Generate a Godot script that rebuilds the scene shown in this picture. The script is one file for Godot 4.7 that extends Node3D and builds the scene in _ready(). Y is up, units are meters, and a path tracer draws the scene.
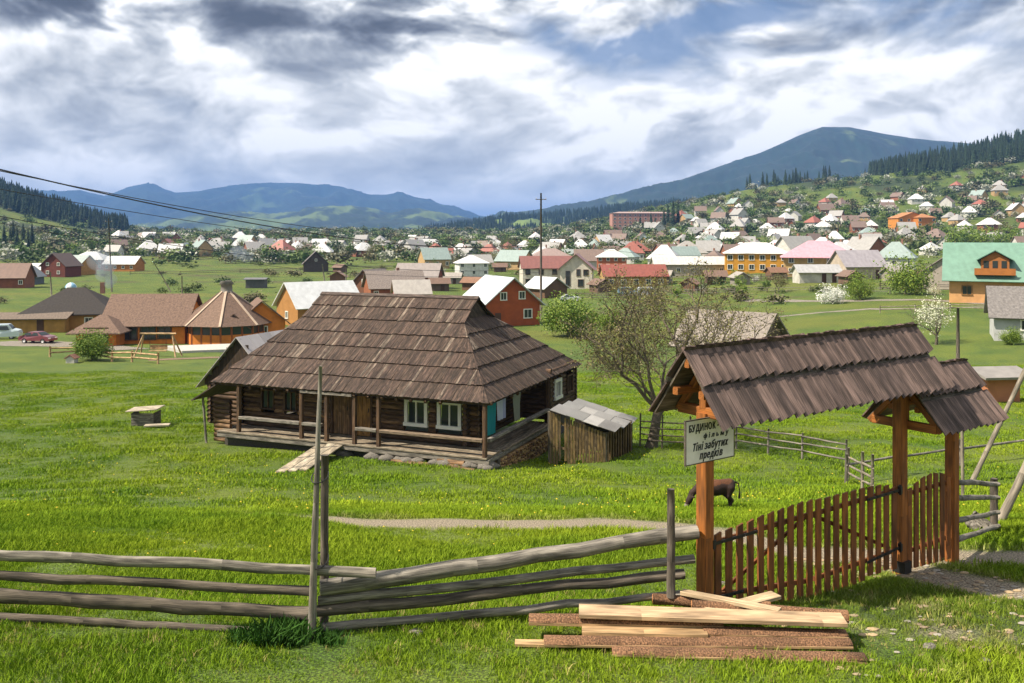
extends Node3D

# ---------- picture to place ----------
const F := 900.0          # focal length in pixels of the 1024 wide picture
const CX := 512.0
const HY := 235.0         # the horizon row: the camera looks level, the lens is shifted down
const EYE := 18.0
var rng := RandomNumberGenerator.new()
var n_low := FastNoiseLite.new()
var n_mid := FastNoiseLite.new()
var n_fine := FastNoiseLite.new()
var M := {}               # materials
var taken := {}           # names in use

func W(px: float, py: float, d: float) -> Vector3:
	return Vector3((px - CX) / F * d, EYE - (py - HY) / F * d, -d)

# ---------- terrain ----------
const PROFILE := [[-400.0, 30.0], [-60.0, 8.0], [-20.0, 1.2], [0.0, -1.7], [2.5, -1.8], [4.5, -2.75], [6.5, -3.75], [8.0, -4.1], [9.5, -4.2], [10.4, -4.3], [11.4, -4.66], [12.7, -4.8], [13.6, -4.88], [17.0, -5.42], [24.0, -7.0], [29.0, -7.95], [32.0, -8.22], [36.0, -8.45], [42.0, -9.0], [60.0, -10.4], [112.0, -13.9], [140.0, -14.2], [420.0, -14.6], [900.0, -15.0], [3000.0, -18.0], [20000.0, -60.0]]
const CREST_RIGHT := [[-1200.0, 236.0], [440.0, 238.0], [520.0, 237.0], [560.0, 234.0], [620.0, 224.0], [680.0, 211.0], [740.0, 197.0], [800.0, 188.0], [850.0, 182.0], [900.0, 174.0], [960.0, 164.0], [1024.0, 150.0], [1300.0, 110.0], [2400.0, 60.0]]
const CREST_LEFT := [[-1400.0, 120.0], [-300.0, 165.0], [0.0, 198.0], [40.0, 212.0], [80.0, 226.0], [110.0, 234.0], [150.0, 239.0], [200.0, 239.0], [3000.0, 240.0]]
func lerp_table(t: Array, x: float) -> float:
	if x <= t[0][0]: return t[0][1]
	for i in range(1, t.size()):
		if x <= t[i][0]:
			return lerpf(t[i - 1][1], t[i][1], (x - t[i - 1][0]) / (t[i][0] - t[i - 1][0]))
	return t[-1][1]
func base_profile(d: float) -> float:
	if d < 5.0: return lerp_table(PROFILE, d)
	return (lerp_table(PROFILE, d * 0.97) + lerp_table(PROFILE, d) + lerp_table(PROFILE, d * 1.03)) / 3.0
func hill(table: Array, px: float, d: float, foot: float, crest: float, base: float) -> float:
	if d <= foot: return 0.0
	var top: float = (HY - lerp_table(table, px)) / F * crest - base
	if top <= 0.0: return 0.0
	var t: float = (d - foot) / (crest - foot)
	if t < 1.0: return top * (0.35 * t + 0.65 * t * t * (3.0 - 2.0 * t))
	return top * maxf(0.0, 1.0 - pow((t - 1.0) * 0.8, 2.0))
func ground(x: float, d: float) -> float:
	var h := base_profile(d)
	if d > 40.0:
		h += 3.9 * smoothstep(15.0, 75.0, x) * smoothstep(40.0, 125.0, d) * (1.0 - smoothstep(300.0, 900.0, d))
		var px: float = CX + F * x / d
		if d > 300.0:
			h += hill(CREST_RIGHT, px, d, 480.0, 1300.0, -15.0) + hill(CREST_LEFT, px, d, 420.0, 1500.0, -15.0)
			h += n_low.get_noise_2d(x * 0.25, d * 0.25) * smoothstep(400.0, 1200.0, d) * 7.0
	if d > 30.0 and d < 42.0: h -= 0.42 * exp(-(pow((x - 1.2) / 2.2, 2.0) + pow((d - 35.5) / 3.0, 2.0)))
	if d > 3.0:
		h += n_mid.get_noise_2d(x * 2.0, d * 2.0) * 0.07 * smoothstep(6.0, 12.0, d)
		h += n_low.get_noise_2d(x * 3.0, d * 3.0) * 0.25 * smoothstep(14.0, 22.0, d) * (1.0 - smoothstep(27.0, 31.0, d) * (1.0 - smoothstep(42.0, 50.0, d)))
	return EYE + h
func at(x: float, d: float, up := 0.0) -> Vector3:
	return Vector3(x, ground(x, d) + up, -d)
func hit(px: float, py: float, start := 6.0) -> Vector3:      # where the ground lies under a pixel
	var d := start
	while d < 4000.0:
		var p := W(px, py, d)
		if p.y <= ground(p.x, d):
			var lo := d / 1.01
			for i in 12:
				var m := (lo + d) / 2.0
				var q := W(px, py, m)
				if q.y <= ground(q.x, m): d = m
				else: lo = m
			return at((px - CX) / F * d, d)
		d *= 1.01
	return at((px - CX) / F * 1200.0, 1200.0)
func path_amount(x: float, d: float) -> float:               # worn earth: the footpath and the gravel drive
	var e := n_mid.get_noise_2d(x * 14.0, d * 14.0) * 0.35 + n_fine.get_noise_2d(x * 9.0, d * 9.0) * 0.3
	var a := 0.0
	if d > 13.0 and d < 22.0:
		var px: float = CX + F * x / d
		var line: float = lerp_table([[180.0, 20.5], [250.0, 18.9], [300.0, 17.8], [360.0, 16.9], [450.0, 16.8], [600.0, 16.9], [680.0, 16.2], [740.0, 15.3], [800.0, 13.8]], px)
		var half: float = lerp_table([[180.0, 0.0], [250.0, 0.35], [340.0, 0.8], [600.0, 1.0], [700.0, 1.0], [800.0, 0.8]], px)
		a = maxf(a, (half - absf(d - line)) * 2.2 + e)
		a *= smoothstep(190.0, 330.0, px)
	if x > 4.0 and d > 8.0 and d < 15.5:
		var c: float = 12.75 - (x - 5.77) * 1.15
		a = maxf(a, (1.1 + (x - 5.9) * 0.1 - absf(d - c)) * 1.7 * smoothstep(4.9, 5.8, x) + e)
	if x > 2.8 and x < 6.5 and d > 8.0 and d < 11.5:            # scuffed ground with wood chips
		a = maxf(a, 0.35 - Vector2((x - 4.6) * 0.55, d - 9.35).length() * 0.7 + e * 1.6)
	return clampf(a, 0.0, 1.0)
func field_color(x: float, d: float) -> Color:
	var n := n_low.get_noise_2d(x * 6.0, d * 6.0)
	var m := n_mid.get_noise_2d(x * 4.0, d * 4.0)
	var c := Color(0.118, 0.20, 0.014).lerp(Color(0.20, 0.265, 0.02), clampf(0.45 + n * 1.1 + m * 0.5, 0.0, 1.0))
	c = c.lerp(Color(0.06, 0.145, 0.010), clampf(m * 1.6 - 0.25, 0.0, 1.0))
	c = c * 1.1
	c.b += 0.004
	if x > 2.5 and d < 12.6 and d > 8.0:                       # trodden weeds in front of the gate
		var wn := clampf((1.9 - Vector2((x - 5.0) * 0.6, d - 10.6).length()) * 1.2 + n_mid.get_noise_2d(x * 12.0, d * 12.0), 0.0, 1.0)
		c = c.lerp(Color(0.075, 0.125, 0.03), wn * 0.8)
	if d < 28.0:
		c = c.lerp(Color(0.50, 0.41, 0.30), path_amount(x, d) * 0.95)
	if d > 120.0:                                              # strips of hay meadow and ploughland in the valley
		var s := n_mid.get_noise_2d(x * 0.18, d * 0.62 + 500.0)
		c = c.lerp(Color(0.25, 0.28, 0.035), clampf(s * 2.2 - 0.2, 0.0, 0.8))
		c = c.lerp(Color(0.16, 0.11, 0.06), clampf(-s * 4.0 - 1.1, 0.0, 0.75) * (1.0 - smoothstep(500.0, 700.0, d)))
	if d > 600.0:
		var w := n_low.get_noise_2d(x * 0.35, d * 0.35)
		c = c.lerp(Color(0.045, 0.08, 0.022), clampf(w * 2.5 + 0.25, 0.0, 0.9))
	return c
func build_ground():
	var angles := []
	var a := -180.0
	while a < 180.0:
		angles.append(a)
		a += 0.22 if a > -38.0 and a < 38.0 else 3.0
	var radii := [0.3, 1.0, 2.0, 3.0, 4.0, 5.0, 6.0, 7.0]
	while radii[-1] < 60.0: radii.append(radii[-1] * 1.0085)
	while radii[-1] < 2200.0: radii.append(radii[-1] * 1.022)
	while radii[-1] < 20000.0: radii.append(radii[-1] * 1.15)
	var v := PackedVector3Array()
	var c := PackedColorArray()
	var idx := PackedInt32Array()
	var nc := angles.size()
	for r in radii:
		for k in nc:
			var t := deg_to_rad(angles[k])
			var x: float = r * sin(t)
			var d: float = r * cos(t)
			v.append(Vector3(x, ground(x, d), -d))
			c.append(field_color(x, d))
	for i in radii.size() - 1:
		for k in nc:
			var k2 := (k + 1) % nc
			var p := i * nc
			idx.append_array([p + k, p + nc + k, p + k2, p + k2, p + nc + k, p + nc + k2])
	mesh_object("ground", v, c, idx, M.ground).set_meta("kind", "structure")
func mesh_object(called: String, v, c, idx, m, parent = self) -> MeshInstance3D:
	var arr := []
	arr.resize(Mesh.ARRAY_MAX)
	arr[Mesh.ARRAY_VERTEX] = v
	arr[Mesh.ARRAY_COLOR] = c
	arr[Mesh.ARRAY_INDEX] = idx
	var am := ArrayMesh.new()
	am.add_surface_from_arrays(Mesh.PRIMITIVE_TRIANGLES, arr)
	var st := SurfaceTool.new()
	st.create_from(am, 0)
	st.generate_normals()
	var o := MeshInstance3D.new()
	o.name = numbered(called)
	o.mesh = st.commit()
	o.material_override = m
	parent.add_child(o, true)
	return o
func numbered(called: String) -> String:
	if not taken.has(called):
		taken[called] = 0
		return called
	taken[called] += 1
	return "%s_%03d" % [called, taken[called]]

# a mountain chain: crest line as [pixel column, pixel row] at a true distance, foot in front, back slope behind
func mountain(called: String, crest: Array, dist: float, foot: float, base: float, rough: float, meadow: float, dark: Color, pale: Color, seed_: int):
	var n := FastNoiseLite.new()
	n.seed = seed_; n.frequency = 1.0; n.fractal_octaves = 5; n.noise_type = FastNoiseLite.TYPE_SIMPLEX_SMOOTH
	var x0: float = crest[0][0]
	var x1: float = crest[-1][0]
	var cols := 360
	var rows := 76
	var v := PackedVector3Array(); var c := PackedColorArray(); var idx := PackedInt32Array()
	for j in rows:
		var t := float(j) / (rows - 16.0)                        # 1 at the crest, past it the back slope
		for i in cols + 1:
			var px := lerpf(x0, x1, float(i) / cols)
			var bend := 1.0 + 0.08 * n.get_noise_2d(px * 0.006, 3.3)
			var d := lerpf(foot, dist, t) * bend
			var x := (px - CX) / F * d
			var top: float = (HY - lerp_table(crest, px)) / F * dist * bend
			top += n.get_noise_2d(px * 0.03, 7.0) * rough * 0.06
			var s: float = sin(minf(t, 1.0) * PI / 2.0)
			s = pow(minf(t, 1.0), 1.3) * 0.6 + 0.4 * s * s if t <= 1.0 else 1.0 - pow((t - 1.0) * 3.4, 1.5) * 0.7
			var g := n.get_noise_2d(x * 2.4 / dist * 4.0, d * 1.1 / dist * 4.0)
			var gully := (1.0 - absf(g) * 2.2) * rough * smoothstep(0.0, 0.25, t) * (1.0 - smoothstep(0.82, 1.0, t))
			var h := lerpf(base, top, s) + gully - rough * 0.4 * smoothstep(0.0, 0.3, t) * (1.0 - smoothstep(0.75, 1.0, t))
			v.append(Vector3(x, EYE + h, -d))
			var f := n.get_noise_2d(x * 9.0 / dist, d * 5.0 / dist + 40.0) + 0.45 * n.get_noise_2d(x * 40.0 / dist, d * 22.0 / dist)
			var k := clampf((f + meadow) * 5.0, 0.0, 1.0)
			var tone := 0.75 + 0.5 * (n.get_noise_2d(x * 160.0 / dist, d * 90.0 / dist) + 0.5)
			c.append((dark * tone).lerp(pale, k))
			if called == "wooded_hill" and k < 0.4 and t > 0.05 and t < 1.1: wooded.append(v[-1])
	for j in rows - 1:
		for i in cols:
			var p := j * (cols + 1) + i
			idx.append_array([p, p + cols + 1, p + 1, p + 1, p + cols + 1, p + cols + 2])
	mesh_object(called, v, c, idx, M.far).set_meta("kind", "structure")

# ---------- sky ----------
const TONES := [[0.0, Color(0.036, 0.037, 0.042)], [0.2, Color(0.074, 0.078, 0.09)], [0.4, Color(0.15, 0.163, 0.185)], [0.6, Color(0.29, 0.305, 0.325)], [0.8, Color(0.50, 0.51, 0.515)], [1.0, Color(0.78, 0.77, 0.765)]]
func ramp(t: float) -> Color:
	var i := clampi(int(t * 5.0), 0, 4)
	return (TONES[i][1] as Color).lerp(TONES[i + 1][1], t * 5.0 - i)
var big := FastNoiseLite.new()
var warp := FastNoiseLite.new()
var det := FastNoiseLite.new()
var bil := FastNoiseLite.new()
var pre := []
func sky_image() -> Image:
	var w := 4096
	var h := 2048
	var img := Image.create(w, h, false, Image.FORMAT_RGBF)
	big.seed = 11; big.frequency = 1.6; big.fractal_octaves = 6; big.fractal_gain = 0.52
	warp.seed = 5; warp.frequency = 2.6; warp.fractal_octaves = 4
	det.seed = 23; det.frequency = 8.5; det.fractal_octaves = 6; det.fractal_gain = 0.6
	bil.seed = 31; bil.frequency = 4.2; bil.fractal_octaves = 5; bil.fractal_type = FastNoiseLite.FRACTAL_RIDGED
	# the clouds of the photograph: [column, row, half width, half height, turn in degrees, darkness, blue gap]
	var spots := [[55, 2, 95, 22, 0, 0.9, 0.0], [152, 68, 42, 32, 0, 0.95, 0.0], [75, 108, 95, 42, 18, 0.6, 0.0], [10, 70, 60, 40, 0, 0.35, 0.0],
		[335, 38, 82, 34, -8, 1.0, 0.0], [262, 8, 60, 26, 0, 0.75, 0.0], [400, 8, 45, 16, 0, 0.6, 0.0], [470, 108, 62, 24, 6, 0.6, 0.1], [345, 86, 52, 20, 0, 0.45, 0.0],
		[230, 145, 70, 48, 0, 0.45, 0.15], [470, 158, 170, 26, 4, 0.5, 0.1], [620, 158, 90, 16, -14, 0.55, 0.0], [690, 118, 75, 18, -24, 0.7, 0.0], [860, 104, 60, 14, -8, 0.55, 0.0],
		[320, 172, 180, 12, 0, 0.3, 0.0], [60, 155, 120, 18, 0, 0.35, 0.0], [100, 135, 60, 26, 0, 0.4, 0.0], [470, 95, 40, 18, 0, 0.4, 0.0],
		[630, 42, 150, 34, -8, 0.0, 0.85], [800, 18, 180, 34, 5, 0.12, 0.45], [980, 20, 120, 40, 0, 0.2, 0.35], [860, 75, 160, 14, -10, -0.25, -0.3],
		[560, 100, 130, 40, 0, -0.45, -0.4], [420, 70, 130, 38, 0, -0.35, -0.3], [230, 60, 60, 40, 0, -0.3, -0.2], [950, 110, 140, 34, -6, -0.15, -0.25], [770, 110, 60, 34, -30, -0.3, -0.3], [330, 125, 110, 20, 0, -0.3, -0.3]]
	for s in spots: pre.append([s[0], s[1], s[2], s[3], cos(deg_to_rad(s[4])), sin(deg_to_rad(s[4])), s[5], s[6]])
	for by in range(0, int(h * 0.52), 4):
		var el0 := (0.5 - (by + 2.0) / h) * PI
		for bx in range(0, w, 4):
			var az0 := wrapf((bx + 2.0) / w * TAU, -PI, PI)          # column 0 lies straight ahead
			if absf(az0) < 0.62 and el0 < 0.37:                      # finer where the picture looks closely
				for y in range(by, by + 4):
					for x in range(bx, bx + 4):
						img.set_pixel(x, y, sky_color(wrapf((x + 0.5) / w * TAU, -PI, PI), (0.5 - (y + 0.5) / h) * PI))
			else:
				img.fill_rect(Rect2i(bx, by, 4, 4), sky_color(az0, el0))
	var hy := int(h * 0.52)
	img.fill_rect(Rect2i(0, hy, w, h - hy), Color(0.10, 0.13, 0.08))
	return img
func sky_color(az: float, el: float) -> Color:
	var dir := Vector3(sin(az) * cos(el), sin(el), -cos(az) * cos(el))
	var flat := Vector3(dir.x, maxf(dir.y, 0.0) * 2.1, dir.z)   # clouds lie in layers: stretched towards the horizon
	var wv := Vector3(warp.get_noise_3dv(flat), warp.get_noise_3dv(flat + Vector3(9, 0, 0)), warp.get_noise_3dv(flat + Vector3(0, 0, 17)))
	var p := flat + wv * 0.085
	var b := big.get_noise_3dv(p)
	var f := det.get_noise_3dv(p)
	var r := bil.get_noise_3dv(p)
	var lift := f - det.get_noise_3dv(p + Vector3(-0.02, 0.035, -0.008))   # puffs are brighter towards the sun
	var dark := 0.4 + b * 0.7
	var gap := clampf(b * 0.9 - 0.3, 0.0, 1.0)
	if absf(az) < 0.72 and el < 0.42:
		var qx := CX + F * tan(az) + wv.x * 70.0 + f * 34.0
		var qy := HY - F * tan(el) / cos(az) + wv.y * 46.0 + f * 24.0
		dark = 0.3 + b * 0.35
		gap = 0.0
		for s in pre:
			var ux: float = (qx - s[0]) * s[4] + (qy - s[1]) * s[5]
			var uy: float = (qy - s[1]) * s[4] - (qx - s[0]) * s[5]
			var e: float = ux * ux / (s[2] * s[2]) + uy * uy / (s[3] * s[3])
			if e < 4.0:
				var k: float = 1.0 - smoothstep(0.0, 1.9, e + r * 0.3)
				dark += s[6] * k * 0.95
				gap += s[7] * k
	var lit := 1.0 - 0.9 * tanh(maxf(dark, 0.0) * 1.12) - f * 0.55 + r * 0.12 + lift * 0.9 - 0.02
	var low := 1.0 - smoothstep(0.165, 0.235, el)                # the low layers are thinner and paler
	lit = clampf(lerpf(lit, 0.53 + 0.5 * lit - f * 0.12, low), 0.0, 1.0)
	var cloud := ramp(lit)
	var air := Color(0.065, 0.125, 0.25).lerp(Color(0.24, 0.34, 0.48), pow(1.0 - clampf(dir.y, 0.0, 1.0), 6.0))
	var c := cloud.lerp(air, clampf(gap * (0.9 + f * 1.3), 0.0, 0.9))
	c = c.lerp(Color(0.78, 0.74, 0.68), 0.62 * pow(1.0 - clampf(dir.y, 0.0, 1.0), 11.0))
	return c

# ---------- materials ----------
func noise_tex(seed_: int, freq: float, octaves: int, lo: float, hi: float, size := 512, contrast := 1.0) -> ImageTexture:
	var n := FastNoiseLite.new()
	n.seed = seed_; n.frequency = freq; n.fractal_octaves = octaves; n.fractal_gain = 0.6
	var img := n.get_seamless_image(size, size)
	img.convert(Image.FORMAT_L8)
	var data := img.get_data()
	for i in data.size():
		var t := clampf((data[i] / 255.0 - 0.5) * contrast + 0.5, 0.0, 1.0)
		data[i] = int(lerpf(lo, hi, t) * 255.0)
	var o := Image.create_from_data(size, size, false, Image.FORMAT_L8, data)
	o.convert(Image.FORMAT_RGB8)
	o.generate_mipmaps()
	return ImageTexture.create_from_image(o)
func normal_tex(seed_: int, freq: float, octaves: int, bump: float, size := 512) -> ImageTexture:
	var n := FastNoiseLite.new()
	n.seed = seed_; n.frequency = freq; n.fractal_octaves = octaves; n.fractal_gain = 0.6
	var img := n.get_seamless_image(size, size)
	img.convert(Image.FORMAT_RGB8)
	img.bump_map_to_normal_map(bump)
	return ImageTexture.create_from_image(img)
func wood_tex(seed_: int, lo: float, cracks: float) -> ImageTexture:   # grain runs along v
	var w := 256
	var h := 512
	var a := FastNoiseLite.new(); a.seed = seed_; a.frequency = 0.09; a.fractal_octaves = 4
	var b := FastNoiseLite.new(); b.seed = seed_ + 1; b.frequency = 0.012; b.fractal_octaves = 3
	var data := PackedByteArray()
	data.resize(w * h)
	for y in h:
		for x in w:
			var wob := b.get_noise_2d(x, y * 0.4) * 14.0
			var g := a.get_noise_2d(x * 1.5 + wob, y * 0.055)
			var k := a.get_noise_2d(x * 2.6 + wob * 1.5 + 300.0, y * 0.03 + 77.0)
			var t := 0.62 + g * 0.55 + b.get_noise_2d(x * 0.7 + 90.0, y * 0.5) * 0.5
			if k > 0.32: t -= (k - 0.32) * cracks
			data[y * w + x] = int(clampf(lerpf(lo, 1.0, clampf(t, 0.0, 1.0)), 0.0, 1.0) * 255.0)
	var o := Image.create_from_data(w, h, false, Image.FORMAT_L8, data)
	o.convert(Image.FORMAT_RGB8)
	o.generate_mipmaps()
	return ImageTexture.create_from_image(o)
func lin(r: float, g: float, b: float) -> Color:
	return Color(r, g, b).linear_to_srgb()
func mat(c: Color, rough := 0.85, tex: Texture2D = null, scale := Vector3.ONE, triplanar := false, nrm: Texture2D = null, nscale := 0.6) -> StandardMaterial3D:
	var m := StandardMaterial3D.new()
	m.albedo_color = c
	m.roughness = rough
	m.vertex_color_use_as_albedo = true
	if tex:
		m.albedo_texture = tex
	if nrm:
		m.normal_enabled = true
		m.normal_texture = nrm
		m.normal_scale = nscale
	m.uv1_scale = scale
	if triplanar:
		m.uv1_triplanar = true
		m.uv1_world_triplanar = true
	return m
func make_materials():
	var grain := wood_tex(41, 0.30, 2.2)
	var soft := wood_tex(57, 0.5, 1.3)
	var blotch := noise_tex(7, 0.010, 5, 0.89, 1.0, 512, 2.0)
	var weave := noise_tex(17, 0.03, 4, 0.72, 1.0, 512, 2.0)
	var speck := noise_tex(9, 0.05, 5, 0.45, 1.0, 512, 2.2)
	var bump := normal_tex(13, 0.06, 5, 6.0)
	M.ground = mat(Color.WHITE, 0.95, speck, Vector3(0.9, 0.9, 0.9), true, bump, 0.9)
	M.far = mat(Color.WHITE, 1.0)
	var along := Vector3(3.2, 0.55, 1.0)
	M.stained = mat(lin(0.44, 0.15, 0.026), 0.75, soft, along)              # orange brown stained timber of the gate
	M.picket = mat(lin(0.24, 0.085, 0.022), 0.75, soft, along)
	M.iron = mat(lin(0.018, 0.016, 0.016), 0.5)
	M.shingle = mat(lin(0.2, 0.15, 0.14), 0.85, grain, along)
	M.roof_shingle = mat(Color.WHITE, 0.9, grain, along)
	M.rail = mat(lin(0.36, 0.325, 0.275), 0.9, grain, Vector3(4.0, 0.6, 1.0))   # silvered fence wood
	M.rail_dark = mat(lin(0.20, 0.165, 0.13), 0.9, grain, Vector3(4.0, 0.6, 1.0))
	M.log_wall = mat(lin(0.175, 0.098, 0.052), 0.85, grain, Vector3(3.0, 0.5, 1.0))
	M.log_light = mat(lin(0.34, 0.20, 0.10), 0.85, grain, Vector3(3.0, 0.5, 1.0))
	M.old_board = mat(lin(0.30, 0.25, 0.19), 0.9, grain, along)
	M.fresh = mat(lin(0.78, 0.58, 0.33), 0.7, soft, along)
	M.bark = mat(lin(0.40, 0.21, 0.11), 0.95, speck, Vector3(1.6, 1.6, 1.6), true, bump, 1.4)
	M.tree_bark = mat(lin(0.27, 0.225, 0.165), 0.95, speck, Vector3(2, 2, 2), true, bump, 1.2)
	M.slat = mat(lin(0.42, 0.28, 0.12), 0.85, grain, along)
	M.door = mat(lin(0.40, 0.20, 0.05), 0.6, soft, along)
	M.white = mat(lin(0.80, 0.80, 0.74), 0.6)
	M.glass = mat(lin(0.035, 0.045, 0.045), 0.06)
	M.stone = mat(lin(0.33, 0.30, 0.26), 0.95, speck, Vector3(1.5, 1.5, 1.5), true, bump, 1.0)
	M.plain = mat(Color.WHITE, 0.85, blotch, Vector3(0.12, 0.12, 0.12), true)   # painted walls, tinted by the mesh
	M.sheet = mat(Color.WHITE, 0.5, blotch, Vector3(0.15, 0.15, 0.15), true)      # sheet metal and slate roofs
	M.tile = mat(Color.WHITE, 0.85, weave, Vector3(0.2, 0.2, 0.2), true)
	M.sign = mat(lin(0.92, 0.885, 0.82), 0.5, blotch, Vector3(0.6, 0.6, 0.6), true)
	M.ink = mat(lin(0.02, 0.02, 0.022), 0.7)
	M.cloth = mat(Color.WHITE, 0.95)
	M.fur = mat(Color.WHITE, 0.8, speck, Vector3(2, 2, 2), true)
	M.gravel = mat(lin(0.46, 0.41, 0.34), 0.95, speck, Vector3(0.8, 0.8, 0.8), true, bump, 0.8)
	M.concrete = mat(lin(0.52, 0.50, 0.46), 0.9, blotch, Vector3(0.5, 0.5, 0.5), true)
	M.paint = mat(Color.WHITE, 0.25)
	M.paint.clearcoat_enabled = true
	M.rubber = mat(lin(0.02, 0.02, 0.02), 0.8)
	M.leaf = mat(Color.WHITE, 0.7)
	M.leaf.backlight_enabled = true
	M.leaf.backlight = Color(0.30, 0.36, 0.10)
	M.grass = mat(Color.WHITE, 0.9)
	M.grass.metallic_specular = 0.2
	M.grass.backlight_enabled = true
	M.grass.backlight = Color(0.30, 0.38, 0.08)
	M.petal = mat(Color.WHITE, 0.8)
	M.petal.backlight_enabled = true
	M.petal.backlight = Color(0.4, 0.4, 0.36)
	M.needle = mat(Color.WHITE, 0.9)
	M.cable = mat(lin(0.03, 0.03, 0.035), 0.7)
	for i in 3:
		M["fresh_%d" % i] = M.fresh.duplicate()
		M["fresh_%d" % i].albedo_color = [lin(0.74, 0.55, 0.34), lin(0.66, 0.43, 0.22), lin(0.72, 0.50, 0.30)][i]
	M.cut = mat(lin(0.62, 0.27, 0.10), 0.8)
	M.log_wall_b = mat(lin(0.14, 0.08, 0.045), 0.85, grain, Vector3(3.0, 0.5, 1.0))
	M.rail_b = mat(lin(0.34, 0.25, 0.17), 0.9, grain, Vector3(4.0, 0.6, 1.0))
	M.floor_a = mat(lin(0.37, 0.29, 0.20), 0.85, grain, along)
	M.floor_b = mat(lin(0.43, 0.36, 0.26), 0.85, grain, along)
	M.slat_b = mat(lin(0.30, 0.21, 0.11), 0.85, grain, along)
	for i in 3:
		M["walk_%d" % i] = mat([lin(0.56, 0.47, 0.34), lin(0.60, 0.52, 0.39), lin(0.50, 0.42, 0.31)][i], 0.85, soft, along)
	M.pale_pole = mat(lin(0.36, 0.31, 0.24), 0.85, soft, along)
	M.earth = mat(lin(0.40, 0.27, 0.17), 0.95, speck, Vector3(0.8, 0.8, 0.8), true, bump, 0.8)
func build_mountains():
	mountain("mountain_ridge", [[-260, 205], [-60, 196], [40, 192], [80, 190], [105, 196], [128, 187], [148, 183], [175, 193], [200, 191], [240, 186], [270, 183], [300, 183], [340, 187], [370, 196], [400, 194], [430, 200], [455, 209], [480, 216], [540, 226], [620, 232]],
		9500.0, 5200.0, -40.0, 90.0, -0.45, Color(0.016, 0.034, 0.03), Color(0.06, 0.10, 0.045), 101)
	mountain("foothills", [[-120, 232], [40, 232], [110, 230], [150, 225], [190, 217], [240, 213], [270, 216], [320, 208], [350, 205], [390, 213], [420, 209], [445, 213], [480, 224], [560, 231], [640, 233]],
		5600.0, 2600.0, -40.0, 45.0, 0.02, Color(0.018, 0.036, 0.026), Color(0.10, 0.145, 0.05), 202)
	mountain("mountain", [[380, 230], [430, 225], [470, 219], [510, 213], [560, 208], [600, 201], [640, 190], [680, 180], [720, 166], [760, 153], [800, 135], [822, 127], [850, 127], [880, 133], [910, 138], [940, 141], [1000, 146], [1100, 150], [1300, 160]],
		4600.0, 2300.0, -30.0, 45.0, -0.42, Color(0.014, 0.030, 0.024), Color(0.085, 0.12, 0.05), 303)
	mountain("wooded_hill", [[400, 238], [430, 232], [470, 225], [500, 221], [540, 219], [580, 214], [620, 211], [660, 206], [690, 204], [720, 210], [800, 222], [900, 230]],
		2500.0, 1500.0, -18.0, 18.0, -0.05, Color(0.016, 0.034, 0.016), Color(0.13, 0.19, 0.04), 404)

# ---------- building blocks ----------
var org := Vector3.ZERO     # base of the thing being built; its parts are laid out round it
var tint := Color.WHITE
func S(smooth := false) -> SurfaceTool:
	var st := SurfaceTool.new()
	st.begin(Mesh.PRIMITIVE_TRIANGLES)
	st.set_smooth_group(0 if smooth else -1)
	return st
func vx(st: SurfaceTool, p: Vector3, uv: Vector2):
	st.set_color(tint)
	st.set_uv(uv)
	st.add_vertex(p - org)
func tri(st: SurfaceTool, a: Vector3, b: Vector3, c: Vector3, ua := Vector2.ZERO, ub := Vector2.RIGHT, uc := Vector2.ONE):
	vx(st, a, ua); vx(st, b, ub); vx(st, c, uc)
# a quad seen clockwise from its front; u runs a to b, v runs b to c, in metres
func quad(st: SurfaceTool, a: Vector3, b: Vector3, c: Vector3, d: Vector3, off := Vector2.ZERO):
	var u := a.distance_to(b)
	var v := b.distance_to(c)
	var ua := off; var ub := off + Vector2(u, 0); var uc := off + Vector2(u, v); var ud := off + Vector2(0, v)
	tri(st, a, b, c, ua, ub, uc)
	tri(st, a, c, d, ua, uc, ud)
func fan(st: SurfaceTool, pts: Array, out: Vector3):                 # flat convex polygon facing out
	var n: Vector3 = (pts[2] - pts[0]).cross(pts[1] - pts[0])
	for i in range(1, pts.size() - 1):
		if n.dot(out) >= 0.0: tri(st, pts[0], pts[i], pts[i + 1])
		else: tri(st, pts[0], pts[i + 1], pts[i])
# a sawn beam from a to b, w across and h along up, edges chamfered by ch
func bar(st: SurfaceTool, a: Vector3, b: Vector3, w: float, h: float, up := Vector3.UP, ch := 0.0, taper := 1.0):
	var ax := (b - a).normalized()
	var side := ax.cross(up)
	if side.length() < 0.01: side = ax.cross(Vector3.RIGHT)
	side = side.normalized()
	var top := side.cross(ax).normalized()
	var x := w / 2.0
	var y := h / 2.0
	var prof := [Vector2(-x, -y), Vector2(x, -y), Vector2(x, y), Vector2(-x, y)]
	if ch > 0.0:
		prof = [Vector2(-x + ch, -y), Vector2(x - ch, -y), Vector2(x, -y + ch), Vector2(x, y - ch), Vector2(x - ch, y), Vector2(-x + ch, y), Vector2(-x, y - ch), Vector2(-x, -y + ch)]
	var off := Vector2(rng.randf() * 3.0, rng.randf() * 3.0)
	var ra := []
	var rb := []
	for p in prof:
		ra.append(a + side * p.x + top * p.y)
		rb.append(b + (side * p.x + top * p.y) * taper)
	var n := prof.size()
	for i in n:
		var j := (i + 1) % n
		quad(st, ra[j], ra[i], rb[i], rb[j], off)
		off.x += ra[i].distance_to(ra[j])
	fan(st, ra, -ax)
	fan(st, rb, ax)
func box(st: SurfaceTool, c: Vector3, size: Vector3, ch := 0.0):      # upright box round its middle
	bar(st, c - Vector3(size.x / 2.0, 0, 0), c + Vector3(size.x / 2.0, 0, 0), size.z, size.y, Vector3.UP, ch)
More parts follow.
